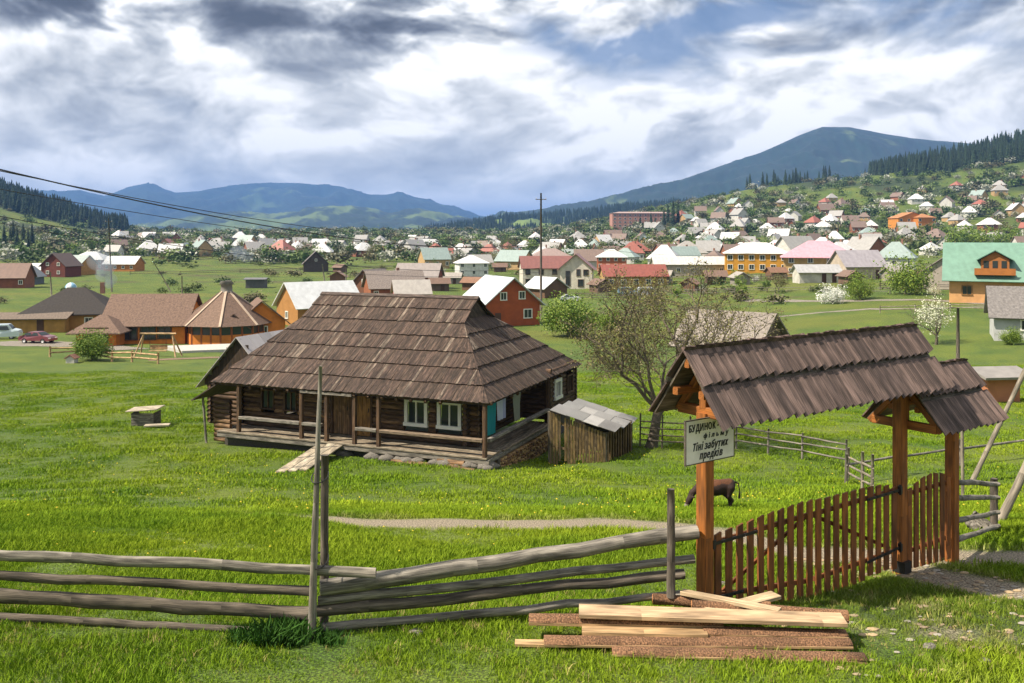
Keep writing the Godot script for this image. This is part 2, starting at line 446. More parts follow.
func tube(st: SurfaceTool, pts: Array, rad: Array, sides := 8, caps := true, bumpy := 0.0, squash := 1.0):
	var off := Vector2(rng.randf() * 3.0, rng.randf() * 3.0)
	var rings := []
	var ref := Vector3.UP
	if absf((pts[-1] - pts[0]).normalized().dot(ref)) > 0.9: ref = Vector3.RIGHT
	var along := 0.0
	var vs := []
	for i in pts.size():
		var ax: Vector3 = (pts[mini(i + 1, pts.size() - 1)] - pts[maxi(i - 1, 0)]).normalized()
		var side := ax.cross(ref).normalized()
		var top := side.cross(ax)
		if i > 0: along += pts[i].distance_to(pts[i - 1])
		vs.append(along)
		var ring := []
		for k in sides:
			var t := TAU * k / sides
			var r: float = rad[i] * (1.0 + bumpy * n_fine.get_noise_3d(i * 1.7 + pts[0].x * 3.0, k * 2.3, pts[0].z * 5.0))
			ring.append(pts[i] + (side * cos(t) * squash + top * sin(t)) * r)
		rings.append(ring)
	for i in pts.size() - 1:
		for k in sides:
			var j := (k + 1) % sides
			var u0: float = off.x + TAU * rad[i] * k / sides
			var u1: float = off.x + TAU * rad[i] * (k + 1) / sides
			var ua := Vector2(u0, off.y + vs[i]); var ub := Vector2(u1, off.y + vs[i]); var uc := Vector2(u1, off.y + vs[i + 1]); var ud := Vector2(u0, off.y + vs[i + 1])
			tri(st, rings[i][j], rings[i][k], rings[i + 1][k], ub, ua, ud)
			tri(st, rings[i][j], rings[i + 1][k], rings[i + 1][j], ub, ud, uc)
	if caps:
		fan(st, rings[0], pts[0] - pts[1])
		fan(st, rings[-1], pts[-1] - pts[-2])
func pole_shape(a: Vector3, b: Vector3, ra: float, rb: float, wob := 0.0, steps := 6, sides := 8, squash := 1.0) -> SurfaceTool:   # a natural round pole
	var st := S(true)
	var pts := []
	var rad := []
	for i in steps + 1:
		var t := float(i) / steps
		var j := Vector3(0, rng.randf_range(-wob, wob), rng.randf_range(-wob, wob)) if i > 0 and i < steps else Vector3.ZERO
		pts.append(a.lerp(b, t) + j)
		rad.append(lerpf(ra, rb, t) * rng.randf_range(0.93, 1.07))
	tube(st, pts, rad, sides, true, 0.12, squash)
	return st
func obj(called: String, st: SurfaceTool, m: Material, parent: Node = self) -> MeshInstance3D:
	st.generate_normals()
	var o := MeshInstance3D.new()
	o.name = numbered(called) if parent == self else called
	o.mesh = st.commit()
	o.material_override = m
	parent.add_child(o, true)
	return o
func piece(called: String, mesh: Mesh, m: Material, tr: Transform3D, parent: Node) -> MeshInstance3D:
	var o := MeshInstance3D.new()
	o.name = called
	o.mesh = mesh
	o.material_override = m
	o.transform = tr
	parent.add_child(o, true)
	return o
func thing(called: String, label: String, category: String, base: Vector3, group := "") -> Node3D:
	var o := Node3D.new()
	o.name = numbered(called)
	add_child(o, true)
	o.position = base
	org = base
	return tag(o, label, category, group)
func tag(o: Node3D, label: String, category: String, group := "") -> Node3D:
	o.set_meta("label", label)
	o.set_meta("category", category)
	if not o.has_meta("kind"): o.set_meta("kind", "thing")
	if group: o.set_meta("group", group)
	return o
func part_node(called: String, parent: Node) -> Node3D:
	var o := Node3D.new()
	o.name = called
	parent.add_child(o, true)
	return o
func copy(o: Node3D, base: Vector3, turn := 0.0, size := Vector3.ONE, label := "", group := "") -> Node3D:
	var c := o.duplicate()
	var stem := String(o.name)
	if stem.length() > 4 and stem.right(3).is_valid_int(): stem = stem.left(stem.length() - 4)
	c.name = numbered(stem)
	add_child(c, true)
	c.position = base
	c.rotation.y = turn
	c.scale = size
	if label: c.set_meta("label", label)
	if group: c.set_meta("group", group)
	return c
func multi(called: String, mesh: Mesh, m: Material, trs: Array, cols: Array, label := "", category := "") -> MultiMeshInstance3D:
	var mm := MultiMesh.new()
	mm.transform_format = MultiMesh.TRANSFORM_3D
	mm.use_colors = cols.size() > 0
	mm.mesh = mesh
	mm.instance_count = trs.size()
	for i in trs.size():
		mm.set_instance_transform(i, trs[i])
		if cols.size() > 0: mm.set_instance_color(i, cols[i])
	var o := MultiMeshInstance3D.new()
	o.name = numbered(called)
	o.multimesh = mm
	o.material_override = m
	add_child(o, true)
	o.set_meta("kind", "stuff")
	if label: tag(o, label, category)
	return o
func shade(c: Color, k: float) -> Color:
	return Color(c.r * k, c.g * k, c.b * k)

# ---------- the roofed gateway ----------
func G(s: float, w: float, h: float) -> Vector3:       # along the gate, towards the viewer, height against the eye
	return Vector3(2.2302 + 0.81584 * s + 0.57827 * w, EYE + h, -(10.4 + 0.57827 * s - 0.81584 * w))
var gdir := Vector3(0.81584, 0, -0.57827)
var gout := Vector3(0.57827, 0, 0.81584)
var gate_shingles := []
func shingle_mesh(len_: float, width: float) -> ArrayMesh:   # lower end at the origin, running up -z, thin at one edge, end cut askew
	var st := S()
	var w := width / 2.0 * rng.randf_range(0.97, 1.06)
	var cut := rng.randf_range(0.02, 0.055)
	var th := rng.randf_range(0.028, 0.038)
	var a := Vector3(-w, 0.006, 0.0); var b := Vector3(w, th, -cut)
	var c := Vector3(w, th - 0.012, -len_); var d := Vector3(-w, 0.004, -len_)
	var lo := Vector3(0, -0.016, 0)
	var off := Vector2(rng.randf() * 4.0, rng.randf() * 4.0)
	quad(st, d, c, b, a, off)
	quad(st, a, b, b + lo, a + lo, off)
	quad(st, b, c, c + lo, b + lo, off)
	quad(st, d, a, a + lo, d + lo, off)
	quad(st, a + lo, b + lo, c + lo, d + lo, off)
	st.generate_normals()
	return st.commit()
func gate_roof(t: Node3D, s0: float, s1: float, ridge: float, eave: float, half: float):
	var slope := Vector2(half, ridge - eave)
	var len_ := slope.length()
	for side in [1.0, -1.0]:
		var out: Vector3 = gout * side
		var down: Vector3 = (out * slope.x - Vector3.UP * slope.y).normalized()
		var right = gdir * side
		var nrm = right.cross(down) * -1.0
		if nrm.y < 0.0: nrm = -nrm
		var deck := S()
		tint = Color(0.7, 0.7, 0.7)
		bar(deck, G(s0 + 0.04, 0, ridge - 0.05) + down * (len_ / 2.0 - 0.02), G(s1 - 0.04, 0, ridge - 0.05) + down * (len_ / 2.0 - 0.02), len_ - 0.1, 0.02, nrm)
		obj("roof_deck", deck, M.old_board, t)
		tint = Color.WHITE
		var n := int(round((s1 - s0) / 0.158))
		for course in [0, 1]:
			var from: float = len_ + 0.04 if course == 0 else len_ * 0.47
			for i in n:
				var s: float = s0 + (s1 - s0) * (i + 0.5) / n
				var low = G(s, 0, ridge) + down * (from + rng.randf_range(-0.012, 0.012)) + nrm * (0.012 if course == 0 else 0.03)
				var z = (down + nrm * (0.02 if course == 0 else 0.045)).normalized()
				var y = z.cross(right).normalized()
				var tr := Transform3D(Basis(y.cross(z), y, z).rotated(z, rng.randf_range(-0.04, 0.04)), low - org)
				piece("shingle", gate_shingles[rng.randi() % 6 + (0 if course == 0 else 6)], M["shingle_%d" % (rng.randi() % 4)], tr, t)
func truss(t: Node3D, s: float, ridge: float, eave: float, half: float, parts: bool):
	for side in [1.0, -1.0]:
		var st := S()
		bar(st, G(s, side * (half - 0.12), eave + 0.03), G(s, side * 0.02, ridge - 0.17), 0.07, 0.08, Vector3.UP, 0.008)
		obj("rafter", st, M.stained, t)
	var st2 := S()
	bar(st2, G(s, half * 0.74, eave + 0.06), G(s, -half * 0.74, eave + 0.06), 0.09, 0.12, Vector3.UP, 0.01)
	obj("tie_beam", st2, M.stained, t)
	if parts:
		var st3 := S()
		bar(st3, G(s, 0, eave + 0.1), G(s, 0, ridge - 0.1), 0.10, 0.10, gdir, 0.01)
		obj("king_post", st3, M.stained, t)
func picket(leaf: Node3D, s: float, lo: float, hi: float, slant: float):
	var st := S()
	var w := 0.052
	var a := [G(s - w, 0.02, lo), G(s + w, 0.02, lo), G(s + w, 0.02, hi + slant), G(s - w, 0.02, hi - slant)]
	var b := [G(s - w, 0.045, lo), G(s + w, 0.045, lo), G(s + w, 0.045, hi + slant), G(s - w, 0.045, hi - slant)]
	var off := Vector2(rng.randf() * 3.0, rng.randf() * 3.0)
	quad(st, b[3], b[2], b[1], b[0], off)
	quad(st, a[0], a[1], a[2], a[3], off)
	quad(st, a[3], a[2], b[2], b[3], off)
	quad(st, a[1], b[1], b[2], a[2], off) if true else null
	quad(st, b[0], a[0], a[3], b[3], off)
	quad(st, a[0], b[0], b[1], a[1], off)
	obj("picket", st, M["picket_%d" % (rng.randi() % 3)], leaf)
func gate_rail(leaf: Node3D, called: String, a: Vector3, b: Vector3, w := 0.06):
	var st := S()
	bar(st, a, b, 0.03, w, Vector3.UP, 0.004)
	obj(called, st, M.picket_0, leaf)
func strap(leaf: Node3D, a: Vector3, b: Vector3):
	var st := S()
	bar(st, a, b, 0.012, 0.035)
	bar(st, a - Vector3(0, 0.05, 0), a + Vector3(0, 0.05, 0), 0.05, 0.045, gdir)
	tube(st, [a - Vector3(0, 0.07, 0), a + Vector3(0, 0.07, 0)], [0.018, 0.018], 6)
	for k in 4:
		var p := a.lerp(b, 0.2 + 0.25 * k)
		tube(st, [p, p + gout * 0.02], [0.012, 0.009], 6)
	obj("hinge", st, M.iron, leaf)
func gate_post(t: Node3D, s: float, lo: float, hi: float, deep := 0.5):
	var st := S()
	bar(st, G(s, 0, lo - deep), G(s, 0, hi), 0.152, 0.152, gdir, 0.012)
	obj("post", st, M.stained, t)
func build_gate():
	for i in 12: gate_shingles.append(shingle_mesh(0.52, 0.16))
	for i in 4:
		M["shingle_%d" % i] = M.shingle.duplicate()
		M["shingle_%d" % i].albedo_color = lin(0.225 * (0.7 + 0.19 * i), 0.155 * (0.7 + 0.185 * i), 0.132 * (0.72 + 0.18 * i))
	for i in 3:
		M["picket_%d" % i] = M.picket.duplicate()
		M["picket_%d" % i].albedo_color = lin(0.34 * (0.75 + 0.22 * i), 0.118 * (0.75 + 0.2 * i), 0.025 * (0.85 + 0.15 * i))
	var t := thing("roofed_gateway", "wide farm gate of brown pickets under a long wooden shingle roof", "gate", G(2.0, 0, -4.6))
	gate_post(t, 0.0, -4.25, -2.05)
	gate_post(t, 3.977, -4.8, -2.05)
	for w in [0.2, -0.2]:
		var st := S()
		bar(st, G(-0.28, w, -1.80), G(4.28, w, -1.80), 0.08, 0.09, Vector3.UP, 0.01)
		obj("purlin", st, M.stained, t)
	var rb := S()
	bar(rb, G(-0.3, 0, -1.46), G(4.3, 0, -1.46), 0.07, 0.1, Vector3.UP, 0.008)
	obj("ridge_beam", rb, M.stained, t)
	truss(t, 0.0, -1.36, -2.10, 0.53, true)
	truss(t, 3.977, -1.36, -2.10, 0.53, true)
	gate_roof(t, -0.344, 4.36, -1.335, -2.10, 0.55)
	for leg in [[0.0, 0.02], [3.977, 0.02]]:
		var st := S()
		bar(st, G(leg[0] - 0.085, 0.03, ground(G(leg[0], 0, 0).x, -G(leg[0], 0, 0).z) - EYE + 0.12), G(leg[0] + 0.085, 0.03, ground(G(leg[0], 0, 0).x, -G(leg[0], 0, 0).z) - EYE + 0.12), 0.19, 0.16)
		obj("iron_shoe", st, M.iron, t)
	# two leaves: pickets low at the left hinge, rising to the middle
	var tops := [[0.0, -3.50], [0.22, -3.468], [0.6, -3.44], [1.0, -3.41], [1.74, -3.379], [2.235, -3.404], [3.09, -3.413], [3.5, -3.44], [3.78, -3.52]]
	var lows := [[0.0, -4.22], [0.22, -4.24], [0.7, -4.42], [1.2, -4.58], [1.74, -4.64], [2.58, -4.68], [3.42, -4.62], [3.8, -4.66]]
	for leaf_no in 2:
		var leaf := part_node("gate_leaf", t)
		var s0 := 0.13 if leaf_no == 0 else 2.02
		var s1 := 1.94 if leaf_no == 0 else 3.83
		gate_rail(leaf, "rail", G(s0, 0, -3.585), G(s1, 0, -3.575))
		gate_rail(leaf, "rail", G(s0, 0, -4.20 if leaf_no == 0 else -4.42), G(s1, 0, -4.42))
		if leaf_no == 0:
			gate_rail(leaf, "brace", G(0.32, -0.03, -4.2), G(1.9, -0.03, -3.6), 0.05)
		else:
			gate_rail(leaf, "brace", G(2.06, -0.03, -3.62), G(3.75, -0.03, -4.38), 0.05)
		var n := 10
		for i in n:
			var s := lerpf(s0 + 0.05, s1 - 0.05, float(i) / (n - 1))
			picket(leaf, s, lerp_table(lows, s) + rng.randf_range(-0.015, 0.015), lerp_table(tops, s), 0.012 if leaf_no == 0 else 0.004)
		if leaf_no == 0:
			strap(leaf, G(0.07, 0.06, -3.57), G(0.85, 0.06, -3.57))
			strap(leaf, G(0.07, 0.06, -4.2), G(0.6, 0.06, -4.23))
		else:
			strap(leaf, G(3.86, 0.075, -3.56), G(3.1, 0.06, -3.575))
			strap(leaf, G(3.86, 0.075, -4.36), G(3.1, 0.06, -4.42))
	# the foot gate beside it
	t = thing("foot_gate", "narrow arched picket gate under its own small shingle roof", "gate", G(4.7, 0, -4.8))
	gate_post(t, 5.354, -4.85, -2.60)
	for w in [0.2, -0.2]:
		var st := S()
		bar(st, G(4.06, w, -2.45), G(5.68, w, -2.45), 0.07, 0.08, Vector3.UP, 0.01)
		obj("purlin", st, M.stained, t)
	truss(t, 5.354, -1.99, -2.71, 0.58, true)
	truss(t, 4.09, -1.99, -2.74, 0.66, true)
	gate_roof(t, 4.02, 5.74, -1.93, -2.70, 0.61)
	var leaf2 := part_node("gate_leaf", t)
	gate_rail(leaf2, "rail", G(4.08, 0, -3.68), G(5.25, 0, -3.68))
	gate_rail(leaf2, "rail", G(4.08, 0, -4.5), G(5.25, 0, -4.5))
	var top2 := [[4.1, -3.63], [4.26, -3.57], [4.46, -3.505], [4.7, -3.48], [4.91, -3.485], [5.1, -3.53], [5.3, -3.66]]
	for i in 7:
		var s := 4.16 + i * 0.172
		picket(leaf2, s, -4.74 - 0.012 * i, lerp_table(top2, s), 0.014 if s < 4.7 else -0.014)
	# the painted board on the post
	t = thing("sign_board", "white board with black hand-painted lettering nailed to a gate post", "sign", G(0.0, 0.1, -2.58))
	var st := S()
	bar(st, G(-0.43, 0.1, -2.335), G(0.37, 0.1, -2.335), 0.022, 0.49, Vector3.UP, 0.003)
	obj("board", st, M.sign, t)
	st = S()
	for e in [[-0.436, -0.424], [0.364, 0.376]]: bar(st, G(e[0], 0.1, -2.335), G(e[1], 0.1, -2.335), 0.026, 0.50)
	for h in [-2.583, -2.087]: bar(st, G(-0.436, 0.1, h), G(0.376, 0.1, h), 0.026, 0.012)
	obj("frame", st, M.rail_dark, t)
	var font := SystemFont.new()
	font.font_names = PackedStringArray(["Droid Sans"])
	font.font_weight = 700
	for line in [["БУДИНОК -", -0.14, -2.18, 0.0036, 0.80, 0.0], ["ф і л ь м у", 0.06, -2.285, 0.0024, 1.1, 0.2], ["Тіні забутих", -0.03, -2.395, 0.0038, 0.80, 0.25], ["предків", -0.02, -2.5, 0.0038, 0.80, 0.25]]:
		var tm := TextMesh.new()
		tm.text = line[0]
		tm.font = font
		tm.font_size = 32
		tm.pixel_size = line[3]
		tm.depth = 0.004
		tm.curve_step = 4.0
		var tr := Transform3D(Basis(gdir * line[4], Vector3.UP + gdir * line[5], gout), G(line[1], 0.114, line[2]) - org)
		piece("lettering", tm, M.ink, tr, t)
	org = Vector3.ZERO

# ---------- fences, stakes and sawn boards in front ----------
func rail_between(called: String, t: Node3D, a: Array, b: Array, r: float, m: Material, flat := 0.0):
	var p := W(a[0], a[1], a[2])
	var q := W(b[0], b[1], b[2])
	if flat > 0.0:                                             # split plank: taller than thick
		obj(called, pole_shape(p, q, r * 1.12, r, 0.009, 12, 8, flat / (r * 2.0)), m, t)
	else:
		obj(called, pole_shape(p, q, r, r * 0.9, 0.015, 9, 10), m, t)
func build_front():
	var t := thing("rail_fence", "silvered split rail fence of four long rails running off past the tall stake", "fence", hit(150, 632))
	rail_between("rail", t, [-60, 552, 9.8], [376, 573, 9.38], 0.055, M.rail, 0.05)
	rail_between("rail", t, [-60, 573, 9.82], [313, 591, 9.48], 0.05, M.rail_dark, 0.05)
	rail_between("rail", t, [-60, 592, 9.84], [309, 614, 9.5], 0.075, M.rail_dark, 0.06)
	rail_between("rail", t, [-60, 614, 9.84], [284, 632, 9.52], 0.045, M.rail_dark, 0.05)
	obj("stake", pole_shape(W(-40, 640, 9.9), W(-38, 530, 9.9), 0.04, 0.035, 0.01), M.rail_dark, t)
	t = thing("stake_pair", "tall thin stake and short stake wired together holding the rail ends", "stake", W(312, 634, 9.42))
	obj("stake", pole_shape(W(311.5, 640, 9.40), W(320.5, 366, 9.40), 0.046, 0.02, 0.008, 10), M.rail, t)
	obj("stake", pole_shape(W(324, 638, 9.66), W(325, 455, 9.66), 0.048, 0.04, 0.008), M.rail_dark, t)
	var ws := S(true)
	for y in [476.0, 560.0]:
		var ring := []
		for k in 13:
			var a := TAU * k / 12.0
			ring.append(W(320, y + 3.0 * sin(a), 9.53) + Vector3(cos(a) * 0.085, 0, sin(a) * 0.17))
		var rr := []
		for k in 13: rr.append(0.007)
		tube(ws, ring, rr, 5, false)
	obj("wire", ws, M.iron, t)
	t = thing("log_fence", "round log fence leading from the wired stakes up to the gate post", "fence", hit(500, 625))
	rail_between("rail", t, [320, 588, 9.52], [697, 532, 10.3], 0.088, M.rail)
	rail_between("rail", t, [318, 601, 9.53], [694, 559, 10.28], 0.052, M.rail)
	rail_between("rail", t, [317, 611, 9.53], [684, 574, 10.25], 0.064, M.rail_dark)
	rail_between("rail", t, [320, 628, 9.54], [681, 594, 10.24], 0.048, M.rail)
	obj("stake", pole_shape(W(671, 597, 10.0), W(671, 489, 10.0), 0.048, 0.042, 0.006), M.rail_dark, t)
	org = Vector3.ZERO
	# sawn boards and bark slabs: ends as [column, row, height against the eye]
	var boards := [
		["board", 640, 656, -4.175, 793, 662, -4.165, 0.07, 0.03, "thin pale lath at the bottom of the sawn board pile"],
		["slab", 612, 650, -4.13, 865, 657, -4.12, 0.17, 0.06, "bark slab lying lowest and nearest the grass in the board pile"],
		["board", 515, 643, -4.15, 770, 648, -4.15, 0.11, 0.035, "narrow board whose end sticks out farthest from the board pile"],
		["slab", 544, 640, -4.09, 850, 642, -4.09, 0.19, 0.065, "longest bark slab in the board pile with a pale sawn edge"],
		["board", 582, 631, -4.05, 707, 634, -4.05, 0.15, 0.05, "short pale board wedged below the broad plank"],
		["slab", 703, 630, -4.04, 846, 633, -4.04, 0.17, 0.05, "short bark slab wedged below the broad plank end"],
		["slab", 529, 618, -4.0, 722, 622, -4.0, 0.18, 0.08, "thick dark bark slab with its end clear of the broad plank"],
		["board", 579, 611, -3.93, 844, 620, -3.93, 0.27, 0.045, "broad pale fresh plank on top of the board pile"],
		["log", 653, 599, -4.07, 770, 607, -4.05, 0.06, 0.06, "thin bark-covered log behind the broad plank with its round end showing"],
		["log", 692, 606, -4.02, 848, 617, -3.98, 0.065, 0.065, "bark-covered log with a reddish cut end behind the plank"],
		["board", 680, 620, -4.02, 776, 595, -4.0, 0.17, 0.04, "short pale offcut lying across the pile against the pickets"],
		["board", 682, 592, -3.97, 780, 611, -3.92, 0.10, 0.045, "narrow pale board leaning slantwise across the pile"]]
	for b in boards:
		var p := W(b[1], b[2], -b[3] * F / (b[2] - HY))
		var q := W(b[4], b[5], -b[6] * F / (b[5] - HY))
		t = thing("sawn_board" if b[0] == "board" else ("bark_slab" if b[0] == "slab" else "log"), b[9], "board" if b[0] != "log" else "log", (p + q) / 2.0, "sawn timber beside the gate")
		if b[0] == "board":
			var st := S()
			bar(st, p, q, b[7], b[8], Vector3.UP, 0.004, 0.97)
			obj("plank", st, M["fresh_%d" % (rng.randi() % 3)], t)
		elif b[0] == "slab":
			var st := S()
			var lift := Vector3(0, -b[8] * 0.3, 0)
			bar(st, p + lift, q + lift, b[7], b[8] * 0.4, Vector3.UP, 0.003)
			obj("sawn_face", st, M.fresh_1, t)
			st = S(true)
			var side: Vector3 = (q - p).cross(Vector3.UP).normalized()
			var ringsn := 12
			var rows := []
			for i in ringsn + 1:
				var c := p.lerp(q, float(i) / ringsn)
				var row := []
				for k in 7:
					var a := PI * k / 6.0
					var wob := 1.0 + 0.14 * n_fine.get_noise_3d(i * 2.1 + b[1], k * 2.0, 1.0)
					row.append(c + side * cos(a) * b[7] * 0.49 * wob + Vector3.UP * (sin(a) * b[8] * 0.62 * wob - b[8] * 0.1))
				rows.append(row)
			for i in ringsn:
				tint = shade(Color.WHITE, rng.randf_range(0.7, 1.25))
				for k in 6: quad(st, rows[i][k], rows[i][k + 1], rows[i + 1][k + 1], rows[i + 1][k])
			tint = Color.WHITE
			fan(st, rows[0], p - q)
			fan(st, rows[-1], q - p)
			obj("bark", st, M.bark, t)
		else:
			obj("bark", pole_shape(p, q, b[7], b[7] * 0.95, 0.006, 6, 12), M.bark, t)
			for e in [[p, q], [q, p]]:
				var st := S()
				var ax: Vector3 = (e[0] - e[1]).normalized()
				tube(st, [e[0] + ax * 0.001, e[0] + ax * 0.006], [b[7] * 0.9, b[7] * 0.88], 12)
				obj("cut_end", st, M.cut, t)
	org = Vector3.ZERO

# ---------- the log farmhouse ----------
const HU := Vector2(-0.92388, 0.38268)     # along its front, away from the near corner (x, depth)
const HV := Vector2(0.38268, 0.92388)      # towards its back
func H(u: float, v: float, h: float) -> Vector3:
	return Vector3(-0.84 + u * HU.x + v * HV.x, EYE + h, -(31.5 + u * HU.y + v * HV.y))
const EAVE := -5.94
const RIDGE := -2.62
const FLOOR := -7.83
var hu3 := Vector3(HU.x, 0, -HU.y)
var hv3 := Vector3(HV.x, 0, -HV.y)
# one course of shingles between two lines of the slope; p(along, up) gives the place on the roof plane
func course(t: Node3D, origin: Vector3, along: Vector3, up: Vector3, nrm: Vector3, a0: float, a1: float, s0: float, s1: float, lo_k: float, lo_c: float, hi_k: float, hi_c: float, lo_min: float, hi_max: float):
	var st := S()
	var a := a0
	while a < a1:
		var w := rng.randf_range(0.08, 0.15)
		var low := s0 + rng.randf_range(-0.025, 0.015)
		var pts := []
		for c in [[a, low], [a + w - 0.006, low], [a + w - 0.006, s1], [a, s1]]:
			var lo: float = maxf(minf(lo_k * c[1] + lo_c, 99.0), -99.0)
			if lo > lo_min: lo = lo_min
			var hi: float = hi_k * c[1] + hi_c
			if hi < hi_max: hi = hi_max
			pts.append(Vector2(clampf(c[0], lo, hi), c[1]))
		if pts[0].x < pts[1].x - 0.004 or pts[3].x < pts[2].x - 0.004:
			var k := rng.randf_range(0.62, 1.25)
			tint = shade(Color(0.135, 0.088, 0.066), k)
			if rng.randf() < 0.11: tint = shade(Color(0.28, 0.215, 0.165), rng.randf_range(0.7, 1.2))
			var lift := 0.075 + rng.randf_range(-0.014, 0.014)
			var top := []
			for i in 4: top.append(origin + along * pts[i].x + up * pts[i].y + nrm * (lift if i < 2 else 0.02))
			var off := Vector2(rng.randf() * 4.0, rng.randf() * 4.0)
			quad(st, top[3], top[2], top[1], top[0], off)
			var dn := nrm * -0.045
			quad(st, top[0], top[1], top[1] + dn, top[0] + dn, off)
			quad(st, top[1], top[2], top[2] + dn, top[1] + dn, off)
			quad(st, top[3], top[0], top[0] + dn, top[3] + dn, off)
		a += w
	tint = Color.WHITE
	var o := obj("shingle_course", st, M.roof_shingle, t)
	o.set_meta("kind", "stuff")
func log_row(t: Node3D, p: Vector3, dir: Vector3, a0: float, a1: float, y: float, holes: Array, m: Material):
	var cuts := [[a0, a1]]
	for h in holes:
		if y > h[2] - 0.08 and y < h[3] + 0.08:
			var nxt := []
			for c in cuts:
				if h[0] > c[0] and h[1] < c[1]:
					nxt.append([c[0], h[0]]); nxt.append([h[1], c[1]])
				else: nxt.append(c)
			cuts = nxt
	for c in cuts:
		var a: Vector3 = p + dir * c[0]
		var b: Vector3 = p + dir * c[1]
		a.y = EYE + y; b.y = EYE + y
		obj("log", pole_shape(a, b, 0.108, 0.1, 0.004, 4, 9), m, t)
func window(t: Node3D, c: Vector3, right: Vector3, out: Vector3, w: float, h: float, m: Material, bars := 1, fw := 0.09):
	var f := part_node("window", t)
	f.position = c - org
	var keep := org
	org = c
	var st := S()
	for s in [-1.0, 1.0]:
		bar(st, c + right * s * (w / 2 - fw / 2) - Vector3.UP * h / 2, c + right * s * (w / 2 - fw / 2) + Vector3.UP * h / 2, fw, 0.12, out)
	bar(st, c - right * (w / 2 - fw) + Vector3.UP * (h / 2 - fw / 2), c + right * (w / 2 - fw) + Vector3.UP * (h / 2 - fw / 2), 0.118, fw)
	bar(st, c - right * (w / 2 + 0.03) - Vector3.UP * (h / 2 - fw / 2) + out * 0.012, c + right * (w / 2 + 0.03) - Vector3.UP * (h / 2 - fw / 2) + out * 0.012, 0.16, fw)
	obj("frame", st, m, f)
	for i in bars:
		st = S()
		var x := (float(i + 1) / (bars + 1) - 0.5) * (w - fw * 2)
		bar(st, c + right * x - Vector3.UP * (h / 2 - fw), c + right * x + Vector3.UP * (h / 2 - fw), 0.05, 0.06, out)
		obj("mullion", st, m, f)
	st = S()
	for i in bars + 1:
		var g := (w - fw * 2) / (bars + 1)
		bar(st, c + right * ((i + 0.5) * g - (w - fw * 2) / 2 - g / 2 + 0.03) - out * 0.03, c + right * ((i + 0.5) * g - (w - fw * 2) / 2 + g / 2 - 0.03) - out * 0.03, 0.015, h - fw * 2)
		if i < bars:
			obj("pane", st, M.glass, f)
			st = S()
	obj("pane", st, M.glass, f)
	org = keep
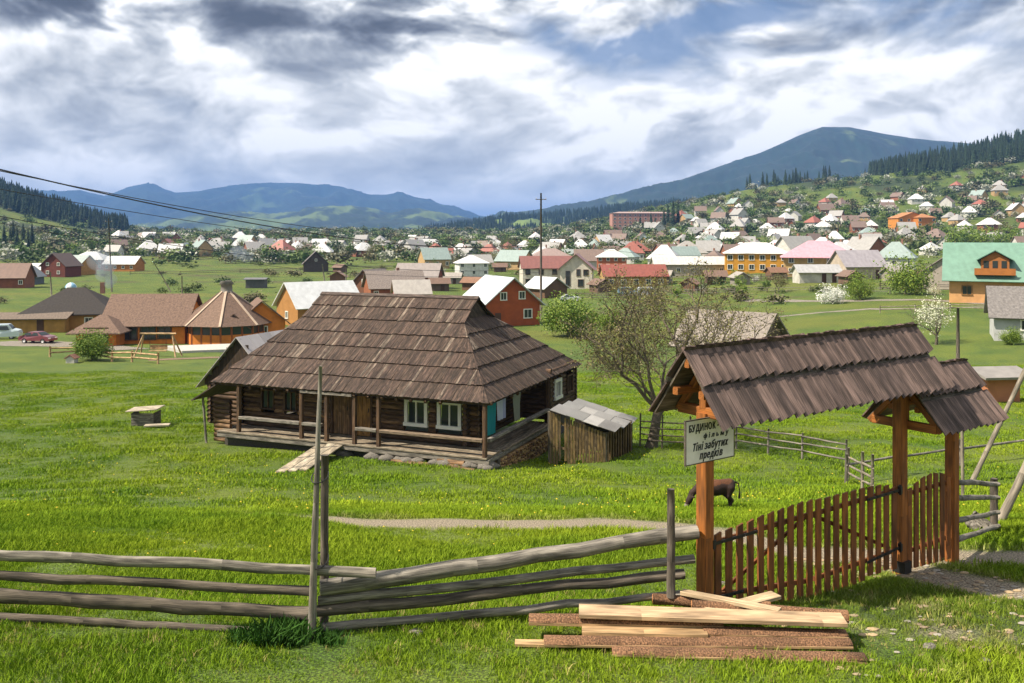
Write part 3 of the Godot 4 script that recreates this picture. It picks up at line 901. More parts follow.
func build_house():
	var t := thing("log_farmhouse", "old dark log farmhouse with a steep stepped shingle roof and open porch", "house", H(6, 5, -8.3))
	var L := 12.17
	var Wd := 10.4
	var rise := RIDGE - EAVE
	var half := Wd / 2.0
	var hipR := 2.88
	var hipL := 1.87
	var hg := 2.52                       # height of the hip ends under the small gables
	# deck under the shingles: one closed shell
	var st := S()
	tint = Color(0.45, 0.4, 0.36)
	var dz := -0.06
	var e := [H(0.05, 0.05, EAVE + dz), H(L - 0.05, 0.05, EAVE + dz), H(L - 0.05, Wd - 0.05, EAVE + dz), H(0.05, Wd - 0.05, EAVE + dz)]
	var r0 := H(hipR, half, RIDGE - 0.09)
	var r1 := H(L - hipL, half, RIDGE - 0.09)
	var gv := (rise - hg) / rise * half
	var g0 := [H(hipR, half - gv, EAVE + hg - 0.09), H(hipR, half + gv, EAVE + hg - 0.09)]
	var g1 := [H(L - hipL, half - gv, EAVE + hg - 0.09), H(L - hipL, half + gv, EAVE + hg - 0.09)]
	fan(st, [e[0], e[1], g1[0], g0[0]], Vector3.UP)
	fan(st, [g0[0], g1[0], r1, r0], Vector3.UP)
	fan(st, [e[2], e[3], g0[1], g1[1]], Vector3.UP)
	fan(st, [g1[1], g0[1], r0, r1], Vector3.UP)
	fan(st, [e[3], e[0], g0[0], g0[1]], Vector3.UP)
	fan(st, [e[1], e[2], g1[1], g1[0]], Vector3.UP)
	obj("roof_deck", st, M.old_board, t)
	for g in [[g0, r0, -hu3], [g1, r1, hu3]]:
		st = S()
		tint = Color(0.35, 0.3, 0.28)
		fan(st, [g[0][0] + g[2] * 0.02, g[0][1] + g[2] * 0.02, g[1] + g[2] * 0.02], g[2])
		obj("gable_board", st, M.old_board, t)
	tint = Color.WHITE
	# shingle courses: front, back, right hip, left hip
	var sl := Vector2(half, rise).length()
	var n := 7
	for side in 2:
		var orig: Vector3 = H(0, 0, EAVE) if side == 0 else H(0, Wd, EAVE)
		var inn: Vector3 = hv3 if side == 0 else -hv3
		var up := (inn * half + Vector3.UP * rise).normalized()
		var nrm := (Vector3.UP * half - inn * rise).normalized()
		for i in n:
			var s0 := sl * i / n
			var s1 := sl * (i + 1) / n + (0.1 if i < n - 1 else 0.0)
			# hip lines: u grows with height until the small gable
			course(t, orig, hu3, up, nrm, -0.05, L + 0.05, s0, s1, (rise / sl) * hipR / hg, -0.04, -(rise / sl) * hipL / hg, L + 0.04, hipR - 0.14, L - hipL + 0.14)
	for side in 2:
		var hip: float = hipR if side == 0 else hipL
		var orig: Vector3 = H(0, 0, EAVE) if side == 0 else H(L, 0, EAVE)
		var inn: Vector3 = -hu3 if side == 1 else hu3
		var up := (inn * hip + Vector3.UP * hg).normalized()
		var nrm := (Vector3.UP * hip - inn * hg).normalized()
		var hl := Vector2(hip, hg).length()
		var nh := 5
		for i in nh:
			var s0 := hl * i / nh
			var s1 := hl * (i + 1) / nh + (0.1 if i < nh - 1 else 0.03)
			var k := (hg / hl) * half / rise
			course(t, orig, hv3, up, nrm, -0.05, Wd + 0.05, s0, s1, k, -0.03, -k, Wd + 0.03, 99.0, -99.0)
	st = S()
	tint = Color(0.16, 0.115, 0.095)
	bar(st, H(hipR - 0.16, half - 0.07, RIDGE + 0.02), H(L - hipL + 0.16, half - 0.07, RIDGE + 0.02), 0.2, 0.035, Vector3(0, 0.8, 0) - hv3 * 0.5)
	bar(st, H(hipR - 0.16, half + 0.07, RIDGE + 0.0), H(L - hipL + 0.16, half + 0.07, RIDGE + 0.0), 0.2, 0.035, Vector3(0, 0.8, 0) + hv3 * 0.5)
	obj("ridge_board", st, M.roof_shingle, t)
	tint = Color.WHITE
	# log walls
	var wf := 1.4
	var front_holes := [[1.62, 2.72, -7.27, -6.17], [3.05, 4.1, -7.27, -6.17], [5.55, 6.35, -7.9, -5.9], [6.5, 7.3, -7.9, -5.9], [9.0, 9.6, -7.1, -6.3], [10.1, 10.75, -7.1, -6.3]]
	for i in 11:
		var y := FLOOR + 0.1 + 0.193 * i
		var m: Material = M.log_wall if i % 3 else M.log_wall_b
		log_row(t, H(0, wf, 0), hu3, 1.0, 11.9, y, front_holes, M.log_light if i in [3, 6] else m)
		log_row(t, H(1.4, 0, 0), hv3, 1.0, 6.7, y + 0.09, [], m)
		log_row(t, H(0.22, 0, 0), hv3, 6.5, 10.2, y + 0.02, [[7.2, 8.1, -7.0, -6.2], [8.8, 9.6, -7.0, -6.2]], m)
		log_row(t, H(0, 6.6, 0), hu3, 0.05, 1.6, y + 0.1, [], m)
		log_row(t, H(11.7, 0, 0), hv3, 1.2, 10.2, y + 0.08, [], m)
		log_row(t, H(0, 10.1, 0), hu3, 0.1, 11.8, y, [], m)
	# openings
	var right := -hu3
	var out := -hv3
	window(t, H(2.17, wf - 0.06, -6.72), right, out, 1.0, 1.05, M.white, 1, 0.13)
	window(t, H(3.575, wf - 0.06, -6.72), right, out, 0.98, 1.05, M.white, 1, 0.13)
	window(t, H(9.3, wf - 0.06, -6.7), right, out, 0.62, 0.82, M.log_wall, 1, 0.06)
	window(t, H(10.42, wf - 0.06, -6.7), right, out, 0.66, 0.82, M.log_wall, 1, 0.06)
	window(t, H(0.14, 7.65, -6.6), hv3, -hu3, 0.86, 0.86, M.white, 1, 0.12)
	window(t, H(0.14, 9.2, -6.6), hv3, -hu3, 0.78, 0.8, M.log_wall, 2, 0.06)
	for dd in [[5.95, M.door], [6.9, M.log_light]]:
		var door := part_node("door", t)
		for k in 4:
			st = S()
			var u: float = dd[0] + (k - 1.5) * 0.195
			bar(st, H(u, wf - 0.03, FLOOR + 0.02), H(u, wf - 0.03, FLOOR + 1.85), 0.19, 0.04, hv3, 0.006)
			obj("board", st, dd[1], door)
		st = S()
		for s in [-1, 1]: bar(st, H(dd[0] + s * 0.43, wf - 0.05, FLOOR), H(dd[0] + s * 0.43, wf - 0.05, FLOOR + 1.9), 0.09, 0.14, hv3)
		bar(st, H(dd[0] - 0.46, wf - 0.05, FLOOR + 1.93), H(dd[0] + 0.46, wf - 0.05, FLOOR + 1.93), 0.14, 0.09)
		obj("frame", st, M.log_wall, door)
		st = S()
		bar(st, H(dd[0] - 0.28, wf - 0.07, FLOOR + 0.95), H(dd[0] - 0.28, wf - 0.07, FLOOR + 1.1), 0.03, 0.03)
		obj("handle", st, M.iron, door)
	# porch floor: planks, edge beams, posts, rails
	for k in 7:
		st = S()
		bar(st, H(0.06, 0.09 + k * 0.195, FLOOR - 0.03), H(11.9, 0.09 + k * 0.195, FLOOR - 0.03), 0.185, 0.06, Vector3.UP, 0.008)
		obj("floor_plank", st, M.floor_a if k % 2 else M.floor_b, t)
	for k in 7:
		st = S()
		bar(st, H(0.09 + k * 0.195, 1.43, FLOOR - 0.034), H(0.09 + k * 0.195, 6.6, FLOOR - 0.034), 0.185, 0.06, Vector3.UP, 0.008)
		obj("floor_plank", st, M.floor_b if k % 2 else M.floor_a, t)
	st = S(); bar(st, H(-0.02, 0.1, FLOOR - 0.16), H(11.9, 0.1, FLOOR - 0.16), 0.16, 0.17, Vector3.UP, 0.02); obj("sill_beam", st, M.rail, t)
	st = S(); bar(st, H(0.1, 0.2, FLOOR - 0.16), H(0.1, 6.6, FLOOR - 0.16), 0.16, 0.17, Vector3.UP, 0.02); obj("sill_beam", st, M.rail, t)
	for u in [0.18, 4.49, 5.53, 6.77, 7.91, 10.9]:
		st = S(); bar(st, H(u, 0.13, FLOOR), H(u, 0.13, EAVE + 0.02), 0.15, 0.15, hu3, 0.02); obj("porch_post", st, M.log_wall, t)
	st = S(); bar(st, H(0.16, 6.5, FLOOR - 0.2), H(0.16, 6.5, EAVE), 0.15, 0.15, hu3, 0.02); obj("porch_post", st, M.log_wall, t)
	st = S(); bar(st, H(-0.1, 0.13, EAVE + 0.03), H(12.0, 0.13, EAVE + 0.03), 0.14, 0.13, Vector3.UP, 0.01); obj("wall_plate", st, M.log_wall, t)
	st = S(); bar(st, H(0.14, 0.2, EAVE + 0.03), H(0.14, 10.2, EAVE + 0.03), 0.14, 0.13, Vector3.UP, 0.01); obj("wall_plate", st, M.log_wall, t)
	st = S(); bar(st, H(7.9, 0.02, EAVE - 0.06), H(5.6, 0.02, EAVE - 0.06), 0.05, 0.09); obj("eave_board", st, M.rail, t)
	for rl in [[0.26, 4.42], [4.56, 5.46], [7.0, 7.85], [7.98, 10.85]]:
		st = S(); bar(st, H(rl[0], 0.13, -7.25), H(rl[1], 0.13, -7.25), 0.2, 0.12, Vector3.UP, 0.02); obj("porch_rail", st, M.rail if rl[0] > 4.5 else M.rail_b, t)
	st = S(); bar(st, H(0.13, 0.28, -7.27), H(0.13, 6.42, -7.27), 0.2, 0.12, Vector3.UP, 0.02); obj("porch_rail", st, M.rail, t)
	# rafters ends under the eaves
	for k in 15:
		st = S(); bar(st, H(1.9 + k * 0.6, 0.02, EAVE - 0.1), H(1.9 + k * 0.6, 1.5, EAVE + 0.78), 0.09, 0.1); obj("rafter", st, M.log_wall, t)
	for k in 10:
		st = S(); bar(st, H(0.02, 2.3 + k * 0.6, EAVE - 0.12), H(1.5, 2.3 + k * 0.6, EAVE + 1.1), 0.09, 0.1); obj("rafter", st, M.log_wall, t)
	# foundation
	st = S()
	tint = Color(0.5, 0.5, 0.5)
	for w in [[H(0.5, 0.5, 0), H(11.8, 0.5, 0)], [H(0.5, 0.5, 0), H(0.5, 10, 0)], [H(11.8, 0.5, 0), H(11.8, 10, 0)]]:
		var a: Vector3 = w[0]; var b: Vector3 = w[1]
		a.y = EYE - 8.35; b.y = EYE - 8.35
		bar(st, a, b, 0.25, 0.78)
	tint = Color.WHITE
	obj("foundation", st, M.stone, t)
	for k in 26:
		var u := rng.randf_range(-0.2, 6.4)
		var p := H(u, rng.randf_range(-0.05, 0.25), 0)
		if k > 20: p = H(rng.randf_range(-0.1, 0.3), rng.randf_range(0.0, 0.6), 0)
		p.y = ground(p.x, -p.z) + 0.06
		var s := rng.randf_range(0.12, 0.24)
		piece("foundation_stone", stone_meshes[rng.randi() % 4], M.stone, Transform3D(Basis(Vector3.UP, rng.randf() * TAU).scaled(Vector3(s * 1.5, s * 0.8, s)), p - org), t)
	for lg in [[H(0.35, -0.35, -8.24), H(1.5, -0.15, -8.22)], [H(2.2, -0.1, -8.27), H(3.8, -0.12, -8.27)], [H(0.9, 0.0, -8.1), H(2.0, 0.05, -8.1)]]:
		obj("base_log", pole_shape(lg[0], lg[1], 0.11, 0.1, 0.005), M.log_light, t)
	# firewood stacked under the side porch
	t = thing("firewood_stack", "split firewood stacked under the side porch of the log farmhouse", "firewood", H(0.1, 4.0, -8.4))
	var fw := S()
	for row in 9:
		for k in 46:
			var v := 1.15 + k * 0.112 + (row % 2) * 0.05 + rng.randf_range(-0.02, 0.02)
			var p := H(0.06, v, -8.9 + row * 0.105 + rng.randf_range(-0.015, 0.015))
			if p.y > EYE + FLOOR - 0.28 or p.y < ground(p.x, -p.z) - 0.06: continue
			tint = [Color(0.46, 0.29, 0.12), Color(0.55, 0.38, 0.17), Color(0.33, 0.19, 0.09), Color(0.24, 0.15, 0.09)][rng.randi() % 4]
			var r := rng.randf_range(0.045, 0.062)
			tube(fw, [p + hu3 * (0.35), p - hu3 * rng.randf_range(0.05, 0.16)], [r, r * rng.randf_range(0.85, 1.0)], 5)
	tint = Color.WHITE
	var fo := obj("split_logs", fw, M.plain, t)
	fo.set_meta("kind", "stuff")
	st = S(); bar(st, H(0.02, 1.0, -8.8), H(0.02, 1.0, FLOOR - 0.2), 0.09, 0.09, hu3); obj("stake", st, M.old_board, t)
	# washing on the side porch
	var wash := [["hung_cloth", "teal cloth hung on a line under the side porch", 1.55, 2.45, 1.28, Color(0.02, 0.26, 0.30)], ["hung_shirt", "pale lilac shirt hung on a line between the teal cloth and jacket", 2.5, 3.45, 0.9, Color(0.55, 0.60, 0.75)], ["hung_jacket", "grey green jacket with white stripes hung on the porch line", 4.0, 5.0, 1.25, Color(0.33, 0.36, 0.28)]]
	for w in wash:
		t = thing(w[0], w[1], "laundry", H(0.75, w[2], -7.3))
		st = S(true)
		var cols := 9
		for i in cols:
			for j in 5:
				var q := []
				for c in [[i, j], [i + 1, j], [i + 1, j + 1], [i, j + 1]]:
					var f: float = c[0] / float(cols)
					var y: float = -6.16 - w[4] * c[1] / 5.0
					q.append(H(0.75 + 0.05 * sin(f * 17.0 + w[2]) * (0.3 + c[1] * 0.2), lerpf(w[2], w[3], 0.5 + (f - 0.5) * (1.0 - 0.06 * c[1])), y))
				tint = w[5] if not (w[0] == "hung_jacket" and (i == 4 or i == 7)) else Color(0.7, 0.7, 0.68)
				if w[0] == "hung_shirt" and i > 5: tint = Color(0.42, 0.45, 0.66)
				quad(st, q[0], q[1], q[2], q[3])
		tint = Color.WHITE
		obj("fabric", st, M.cloth, t)
		for vv in [w[2] + 0.1, w[3] - 0.1]:
			st = S(); bar(st, H(0.75, vv, -6.22), H(0.75, vv, -6.1), 0.03, 0.04); obj("peg", st, M.fresh_0, t)
	t = thing("washing_line", "thin washing line strung under the side porch", "line", H(0.75, 3.3, -6.13))
	st = S(); tube(st, [H(0.75, 0.3, -6.1), H(0.75, 3.3, -6.14), H(0.75, 6.5, -6.1)], [0.006, 0.006, 0.006], 5); obj("cord", st, M.cable, t)
	# boardwalk to the porch
	t = thing("boardwalk", "pale plank footbridge sloping from the grass up to the porch", "walkway", hit(300, 470))
	for k in 3:
		var off := (k - 1) * 0.37
		var a := hit(291, 472) + Vector3(off * 0.93, 0.03, -off * 0.4)
		var b := H(6.45, 0.0, FLOOR - 0.06) + Vector3(off * 0.93, 0, -off * 0.4)
		st = S(); bar(st, a, b, 0.35, 0.05, Vector3.UP, 0.008); obj("plank", st, M["walk_%d" % k], t)
	for f in [0.12, 0.5, 0.85]:
		var a := hit(291, 472).lerp(H(6.45, 0.0, FLOOR - 0.08), f)
		st = S(); bar(st, a + Vector3(-0.5, 0.02, 0.2), a + Vector3(0.5, 0.02, -0.2), 0.08, 0.08); obj("crosspiece", st, M.rail, t)
	# barn gable behind the far end
	t = thing("barn", "dark gabled log barn with a pale sheet roof behind the farmhouse", "barn", H(14.8, 8.0, -8.8))
	var ap := H(14.7, 4.6, -4.72)
	st = S()
	for s in [-1.0, 1.0]:
		for k in 8:
			tint = shade(Color(0.42, 0.40, 0.40), rng.randf_range(0.75, 1.2))
			var a := H(14.7, 4.55 + k * 0.8, -4.70)
			var b := H(14.7, 4.55 + (k + 1) * 0.8 - 0.02, -4.70)
			var dn = hu3 * s * 2.35 + Vector3.DOWN * 2.45
			bar(st, (a + a + dn) / 2, (b + b + dn) / 2, dn.length(), 0.03, (Vector3.UP * 2.35 + hu3 * s * 2.45).normalized())
			if k < 7:
				obj("roof_sheet", st, M.sheet, t)
				st = S()
		obj("roof_sheet", st, M.sheet, t)
		st = S()
	tint = Color(0.4, 0.4, 0.4)
	for k in 9:
		var u := 12.9 + k * 0.42
		var hh := 2.3 * (1.0 - absf(u + 0.2 - 14.7) / 2.2)
		if hh > 0.15:
			st = S(); bar(st, H(u + 0.2, 4.75, -7.0), H(u + 0.2, 4.75, -7.0 + hh), 0.41, 0.03, hv3); obj("gable_board", st, M.log_wall, t)
	tint = Color.WHITE
	for i in 9:
		var y := -8.75 + i * 0.2
		log_row(t, H(0, 4.9, 0), hu3, 12.7, 16.5, y, [], M.log_wall)
		log_row(t, H(16.4, 0, 0), hv3, 4.7, 10.8, y + 0.1, [], M.log_wall)
		log_row(t, H(0, 10.7, 0), hu3, 12.7, 16.5, y, [], M.log_wall)
	# skirt roof at the far porch end, with a log screen
	t = thing("lean_to", "small dark lean-to with a log screen at the end of the farmhouse", "shed", H(12.3, 1.2, -8.5))
	for k in 5:
		st = S()
		tint = shade(Color(0.14, 0.10, 0.085), rng.randf_range(0.7, 1.2))
		bar(st, H(11.9, 0.2 + k * 0.6, EAVE - 0.05), H(13.1, 0.2 + k * 0.6, EAVE - 0.75), 0.6, 0.04, Vector3.UP); obj("roof_board", st, M.roof_shingle, t)
	tint = Color.WHITE
	for i in 9: obj("log", pole_shape(H(11.6, 0.5, -8.3 + i * 0.19), H(12.4, 0.5, -8.3 + i * 0.19), 0.1, 0.1, 0.0, 3), M.log_light if i < 5 else M.log_wall, t)
	obj("post", pole_shape(H(12.75, 0.4, -8.6), H(12.95, 0.4, -6.6), 0.05, 0.05, 0.02), M.rail, t)
	# slatted shed by the side porch
	t = thing("slatted_shed", "low shed of yellowed upright slats with a patched sheet roof", "shed", W(580, 462, 34.2))
	var c0 := W(549.5, 459, 33.9); var c1 := W(606, 462.5, 33.2); var c2 := W(631, 458, 35.2)
	var top0 := W(549, 411, 33.9); var top1 := W(606, 432.5, 33.2); var top2 := W(631, 421, 35.2)
	for k in 19:
		if k == 4: continue
		var f := (k + 0.5) / 19.0
		var a := c0.lerp(c1, f); a.y = ground(a.x, -a.z) - 0.05 + (0.18 if k in [3, 5, 9, 10] else 0.0)
		var b := top0.lerp(top1, f)
		st = S(); bar(st, a, b + Vector3(0, -0.02, 0), 0.085, 0.025, Vector3(0, 0, 1)); obj("slat", st, M.slat if k % 3 else M.slat_b, t)
	for k in 10:
		var f := (k + 0.5) / 10.0
		var a := c1.lerp(c2, f); a.y = ground(a.x, -a.z) - 0.05
		st = S(); bar(st, a, top1.lerp(top2, f) + Vector3(0, -0.02, 0), 0.17, 0.025, Vector3(1, 0, -0.45)); obj("slat", st, M.slat if k % 2 else M.slat_b, t)
	for h in [0.25, 0.8]:
		st = S(); bar(st, c0.lerp(top0, h) + Vector3(0.05, 0, -0.06), c1.lerp(top1, h) + Vector3(0, 0, -0.06), 0.05, 0.09); obj("crossbar", st, M.slat_b, t)
	for p in [[c0, top0], [c1, top1], [c2, top2]]:
		st = S(); bar(st, p[0] - Vector3(0, 0.2, 0.08), p[1] - Vector3(0, 0.03, 0.08), 0.09, 0.09, Vector3(0, 0, 1)); obj("post", st, M.old_board, t)
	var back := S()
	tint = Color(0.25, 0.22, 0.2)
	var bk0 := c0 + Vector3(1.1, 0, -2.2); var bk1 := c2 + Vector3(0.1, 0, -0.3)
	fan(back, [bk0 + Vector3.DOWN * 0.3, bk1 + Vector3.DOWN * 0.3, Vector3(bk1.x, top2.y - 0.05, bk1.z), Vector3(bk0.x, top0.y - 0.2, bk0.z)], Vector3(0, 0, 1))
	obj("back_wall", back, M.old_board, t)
	tint = Color.WHITE
	var q0 := W(549, 409, 33.7); var q1 := W(613, 431, 32.9); var q3 := W(578, 400.5, 37.0)
	var q2 := q1 + (q3 - q0)
	for i in 4:
		for j in 3:
			st = S()
			var pale = [0.26, 0.29, 0.27, 0.25, 0.42, 0.28, 0.46, 0.31, 0.36, 0.22, 0.32, 0.28][i * 3 + j]
			tint = Color(pale, pale * 0.98, pale * 0.94)
			var fa := i / 4.0; var fb := (i + 1) / 4.0 + 0.02; var ga := j / 3.0; var gb := (j + 1) / 3.0 + 0.02
			var lift := Vector3(0, 0.012 * ((i + j) % 2) + 0.006 * j + 0.02, 0)
			var m0 := q0.lerp(q1, fa); var m1 := q0.lerp(q1, fb); var n0 := q3.lerp(q2, fa); var n1 := q3.lerp(q2, fb)
			var a := (m0.lerp(n0, (ga + gb) / 2.0) + lift); var b := (m1.lerp(n1, (ga + gb) / 2.0) + lift)
			bar(st, a, b, m0.distance_to(n0) * (gb - ga), 0.018, Vector3.UP)
			obj("roof_sheet", st, M.sheet, t)
	tint = Color.WHITE
	org = Vector3.ZERO
var stone_meshes := []
func make_stones():
	for k in 4:
		var st := S(true)
		var n := 7
		for i in n:
			for j in 10:
				var q := []
				for c in [[i, j], [i, j + 1], [i + 1, j + 1], [i + 1, j]]:
					var th: float = PI * c[0] / n
					var ph: float = TAU * (c[1] % 10) / 10.0
					var p := Vector3(sin(th) * cos(ph), cos(th), sin(th) * sin(ph))
					q.append(p * (1.0 + 0.35 * n_fine.get_noise_3d(p.x * 2.0 + k * 9.0, p.y * 2.0, p.z * 2.0)))
				quad(st, q[0], q[1], q[2], q[3])
		st.generate_normals()
		stone_meshes.append(st.commit())

# ---------- plants ----------
func leaf_quad(st: SurfaceTool, p: Vector3, size: float, c: Color, ratio := 0.6):
	tint = c
	var a := Vector3(rng.randfn(), rng.randfn() * 0.8, rng.randfn()).normalized()
	var b := a.cross(Vector3(rng.randfn(), rng.randfn(), rng.randfn())).normalized() * size * ratio
	a *= size
	tri(st, p - a, p + b, p + a)
	tri(st, p - a, p + a, p - b)
	tint = Color.WHITE
# recursive limbs; fills tips with the ends of the twigs
func limb(st: SurfaceTool, p: Vector3, dir: Vector3, len_: float, r: float, depth: int, tips: Array, spread: float, lift: float):
	var pts := [p]
	var rad := [r]
	var n := 3
	var q := p
	var d := dir
	for i in n:
		d = (d + Vector3(rng.randfn(), rng.randfn(), rng.randfn()) * 0.16 + Vector3.UP * lift * 0.12).normalized()
		q += d * len_ / n
		pts.append(q)
		rad.append(maxf(r * (1.0 - 0.42 * (i + 1) / n), 0.008))
	tube(st, pts, rad, 7 if depth > 3 else (5 if depth > 1 else 3), false)
	if depth <= 2: tips.append(pts[2])
	if depth == 0:
		tips.append(q)
		return
	var kids := 3 if depth > 1 else 4
	for k in kids:
		var side := Vector3(rng.randfn(), rng.randfn() * 0.6, rng.randfn()).normalized()
		var nd := (d * (1.0 - spread) + side * spread).normalized()
		var start: Vector3 = pts[3] if k < 2 else pts[1 + k % 2]
		limb(st, start, nd, len_ * rng.randf_range(0.62, 0.84), r * (0.58 if k < 2 else 0.42), depth - 1, tips, spread, lift)
func leafy_tree(called: String, label: String, category: String, height: float, width: float, leaves: int, leaf: float, col: Color, col2: Color, material: Material, depth := 3, trunk_share := 0.28, group := "") -> Node3D:
	var t := thing(called, label, category, Vector3.ZERO, group)
	var st := S(true)
	var tips := []
	tube(st, [Vector3(0, -0.3, 0), Vector3(0.02 * height, height * trunk_share, 0)], [height * 0.03, height * 0.022], 7, false)
	for k in 4:
		var a := TAU * k / 4.0 + rng.randf()
		limb(st, Vector3(0.02 * height, height * trunk_share * rng.randf_range(0.75, 1.0), 0), Vector3(cos(a) * width * 0.5, height * 0.42, sin(a) * width * 0.5).normalized(), height * 0.27, height * 0.015, depth, tips, 0.5, 0.3)
	obj("trunk", st, M.tree_bark, t)
	# clumps of leaves round the twig ends, kept inside an uneven envelope
	var ls := S()
	var c0 := Vector3(0, height * (trunk_share + 1.0) * 0.5, 0)
	var ext := Vector3(width * 0.5, height * (1.0 - trunk_share) * 0.54, width * 0.5)
	var clumps := []
	for p in tips:
		var e: Vector3 = (p - c0) / ext
		if e.length() > 1.0: p = c0 + e.normalized() * ext * rng.randf_range(0.8, 1.05)
		clumps.append(p)
	for k in maxi(14, tips.size() / 3):
		var e := Vector3(rng.randfn(), rng.randfn(), rng.randfn()).normalized() * pow(rng.randf(), 0.45)
		clumps.append(c0 + e * ext * (0.85 + 0.3 * n_fine.get_noise_3dv(e * 1.5)))
	for k in leaves:
		var c: Vector3 = clumps[rng.randi() % clumps.size()]
		var p := c + Vector3(rng.randfn(), rng.randfn() * 0.8, rng.randfn()) * width * 0.075
		leaf_quad(ls, p, leaf * rng.randf_range(0.6, 1.3), col.lerp(col2, rng.randf()))
	obj("crown", ls, material, t)
	org = Vector3.ZERO
	return t
func conifer_shape(rows: int, sides: int) -> SurfaceTool:      # one metre tall
	var st := S()
	for i in rows:
		var y0 := 0.08 + 0.86 * i / rows
		var r := 0.19 * pow(1.0 - float(i) / rows, 0.85) + 0.012
		var y1 := y0 + 1.5 / rows
		for k in sides:
			var a := TAU * (k + rng.randf() * 0.5 + 0.3 * (i % 2)) / sides
			var rr := r * rng.randf_range(0.7, 1.2)
			tint = shade(Color(0.022, 0.042, 0.018), rng.randf_range(0.7, 1.35))
			var tip := Vector3(cos(a) * rr, y0 - 0.02 * rng.randf(), sin(a) * rr)
			var w := 1.25 * PI / sides
			var l := Vector3(cos(a - w) * rr * 0.55, y0 + 0.025, sin(a - w) * rr * 0.55)
			var g := Vector3(cos(a + w) * rr * 0.55, y0 + 0.025, sin(a + w) * rr * 0.55)
			var top := Vector3(0, minf(y1, 1.0), 0)
			tri(st, top, l, tip); tri(st, top, tip, g)
	tint = Color.WHITE
	return st
func grass_tuft(blades: int, spread: float, h: float, w: float) -> ArrayMesh:
	var st := S(true)
	for k in blades:
		var a := rng.randf() * TAU
		var p := Vector3(cos(a), 0, sin(a)) * spread * sqrt(rng.randf())
		var lean := Vector3(rng.randfn(), 0, rng.randfn()) * 0.38
		var hh := h * rng.randf_range(0.5, 1.25)
		var side := Vector3(-sin(a + 1.0), 0, cos(a + 1.0)) * w
		var m := p + Vector3(0, hh * 0.6, 0) + lean * hh * 0.4
		var top := p + Vector3(0, hh, 0) + lean * hh
		tint = shade(Color.WHITE, rng.randf_range(0.75, 1.2))
		tri(st, p - side, p + side, m + side * 0.7)
		tri(st, p - side, m + side * 0.7, m - side * 0.7)
		tri(st, m - side * 0.7, m + side * 0.7, top)
	tint = Color.WHITE
	st.generate_normals()
	return st.commit()
func under_roof(x: float, d: float) -> bool:                   # where the house and sheds stand
	var rx := x + 0.84
	var rd := d - 31.5
	var u := rx * HU.x + rd * HU.y
	var v := rx * HV.x + rd * HV.y
	return u > -0.1 and u < 12.2 and v > 0.0 and v < 10.3
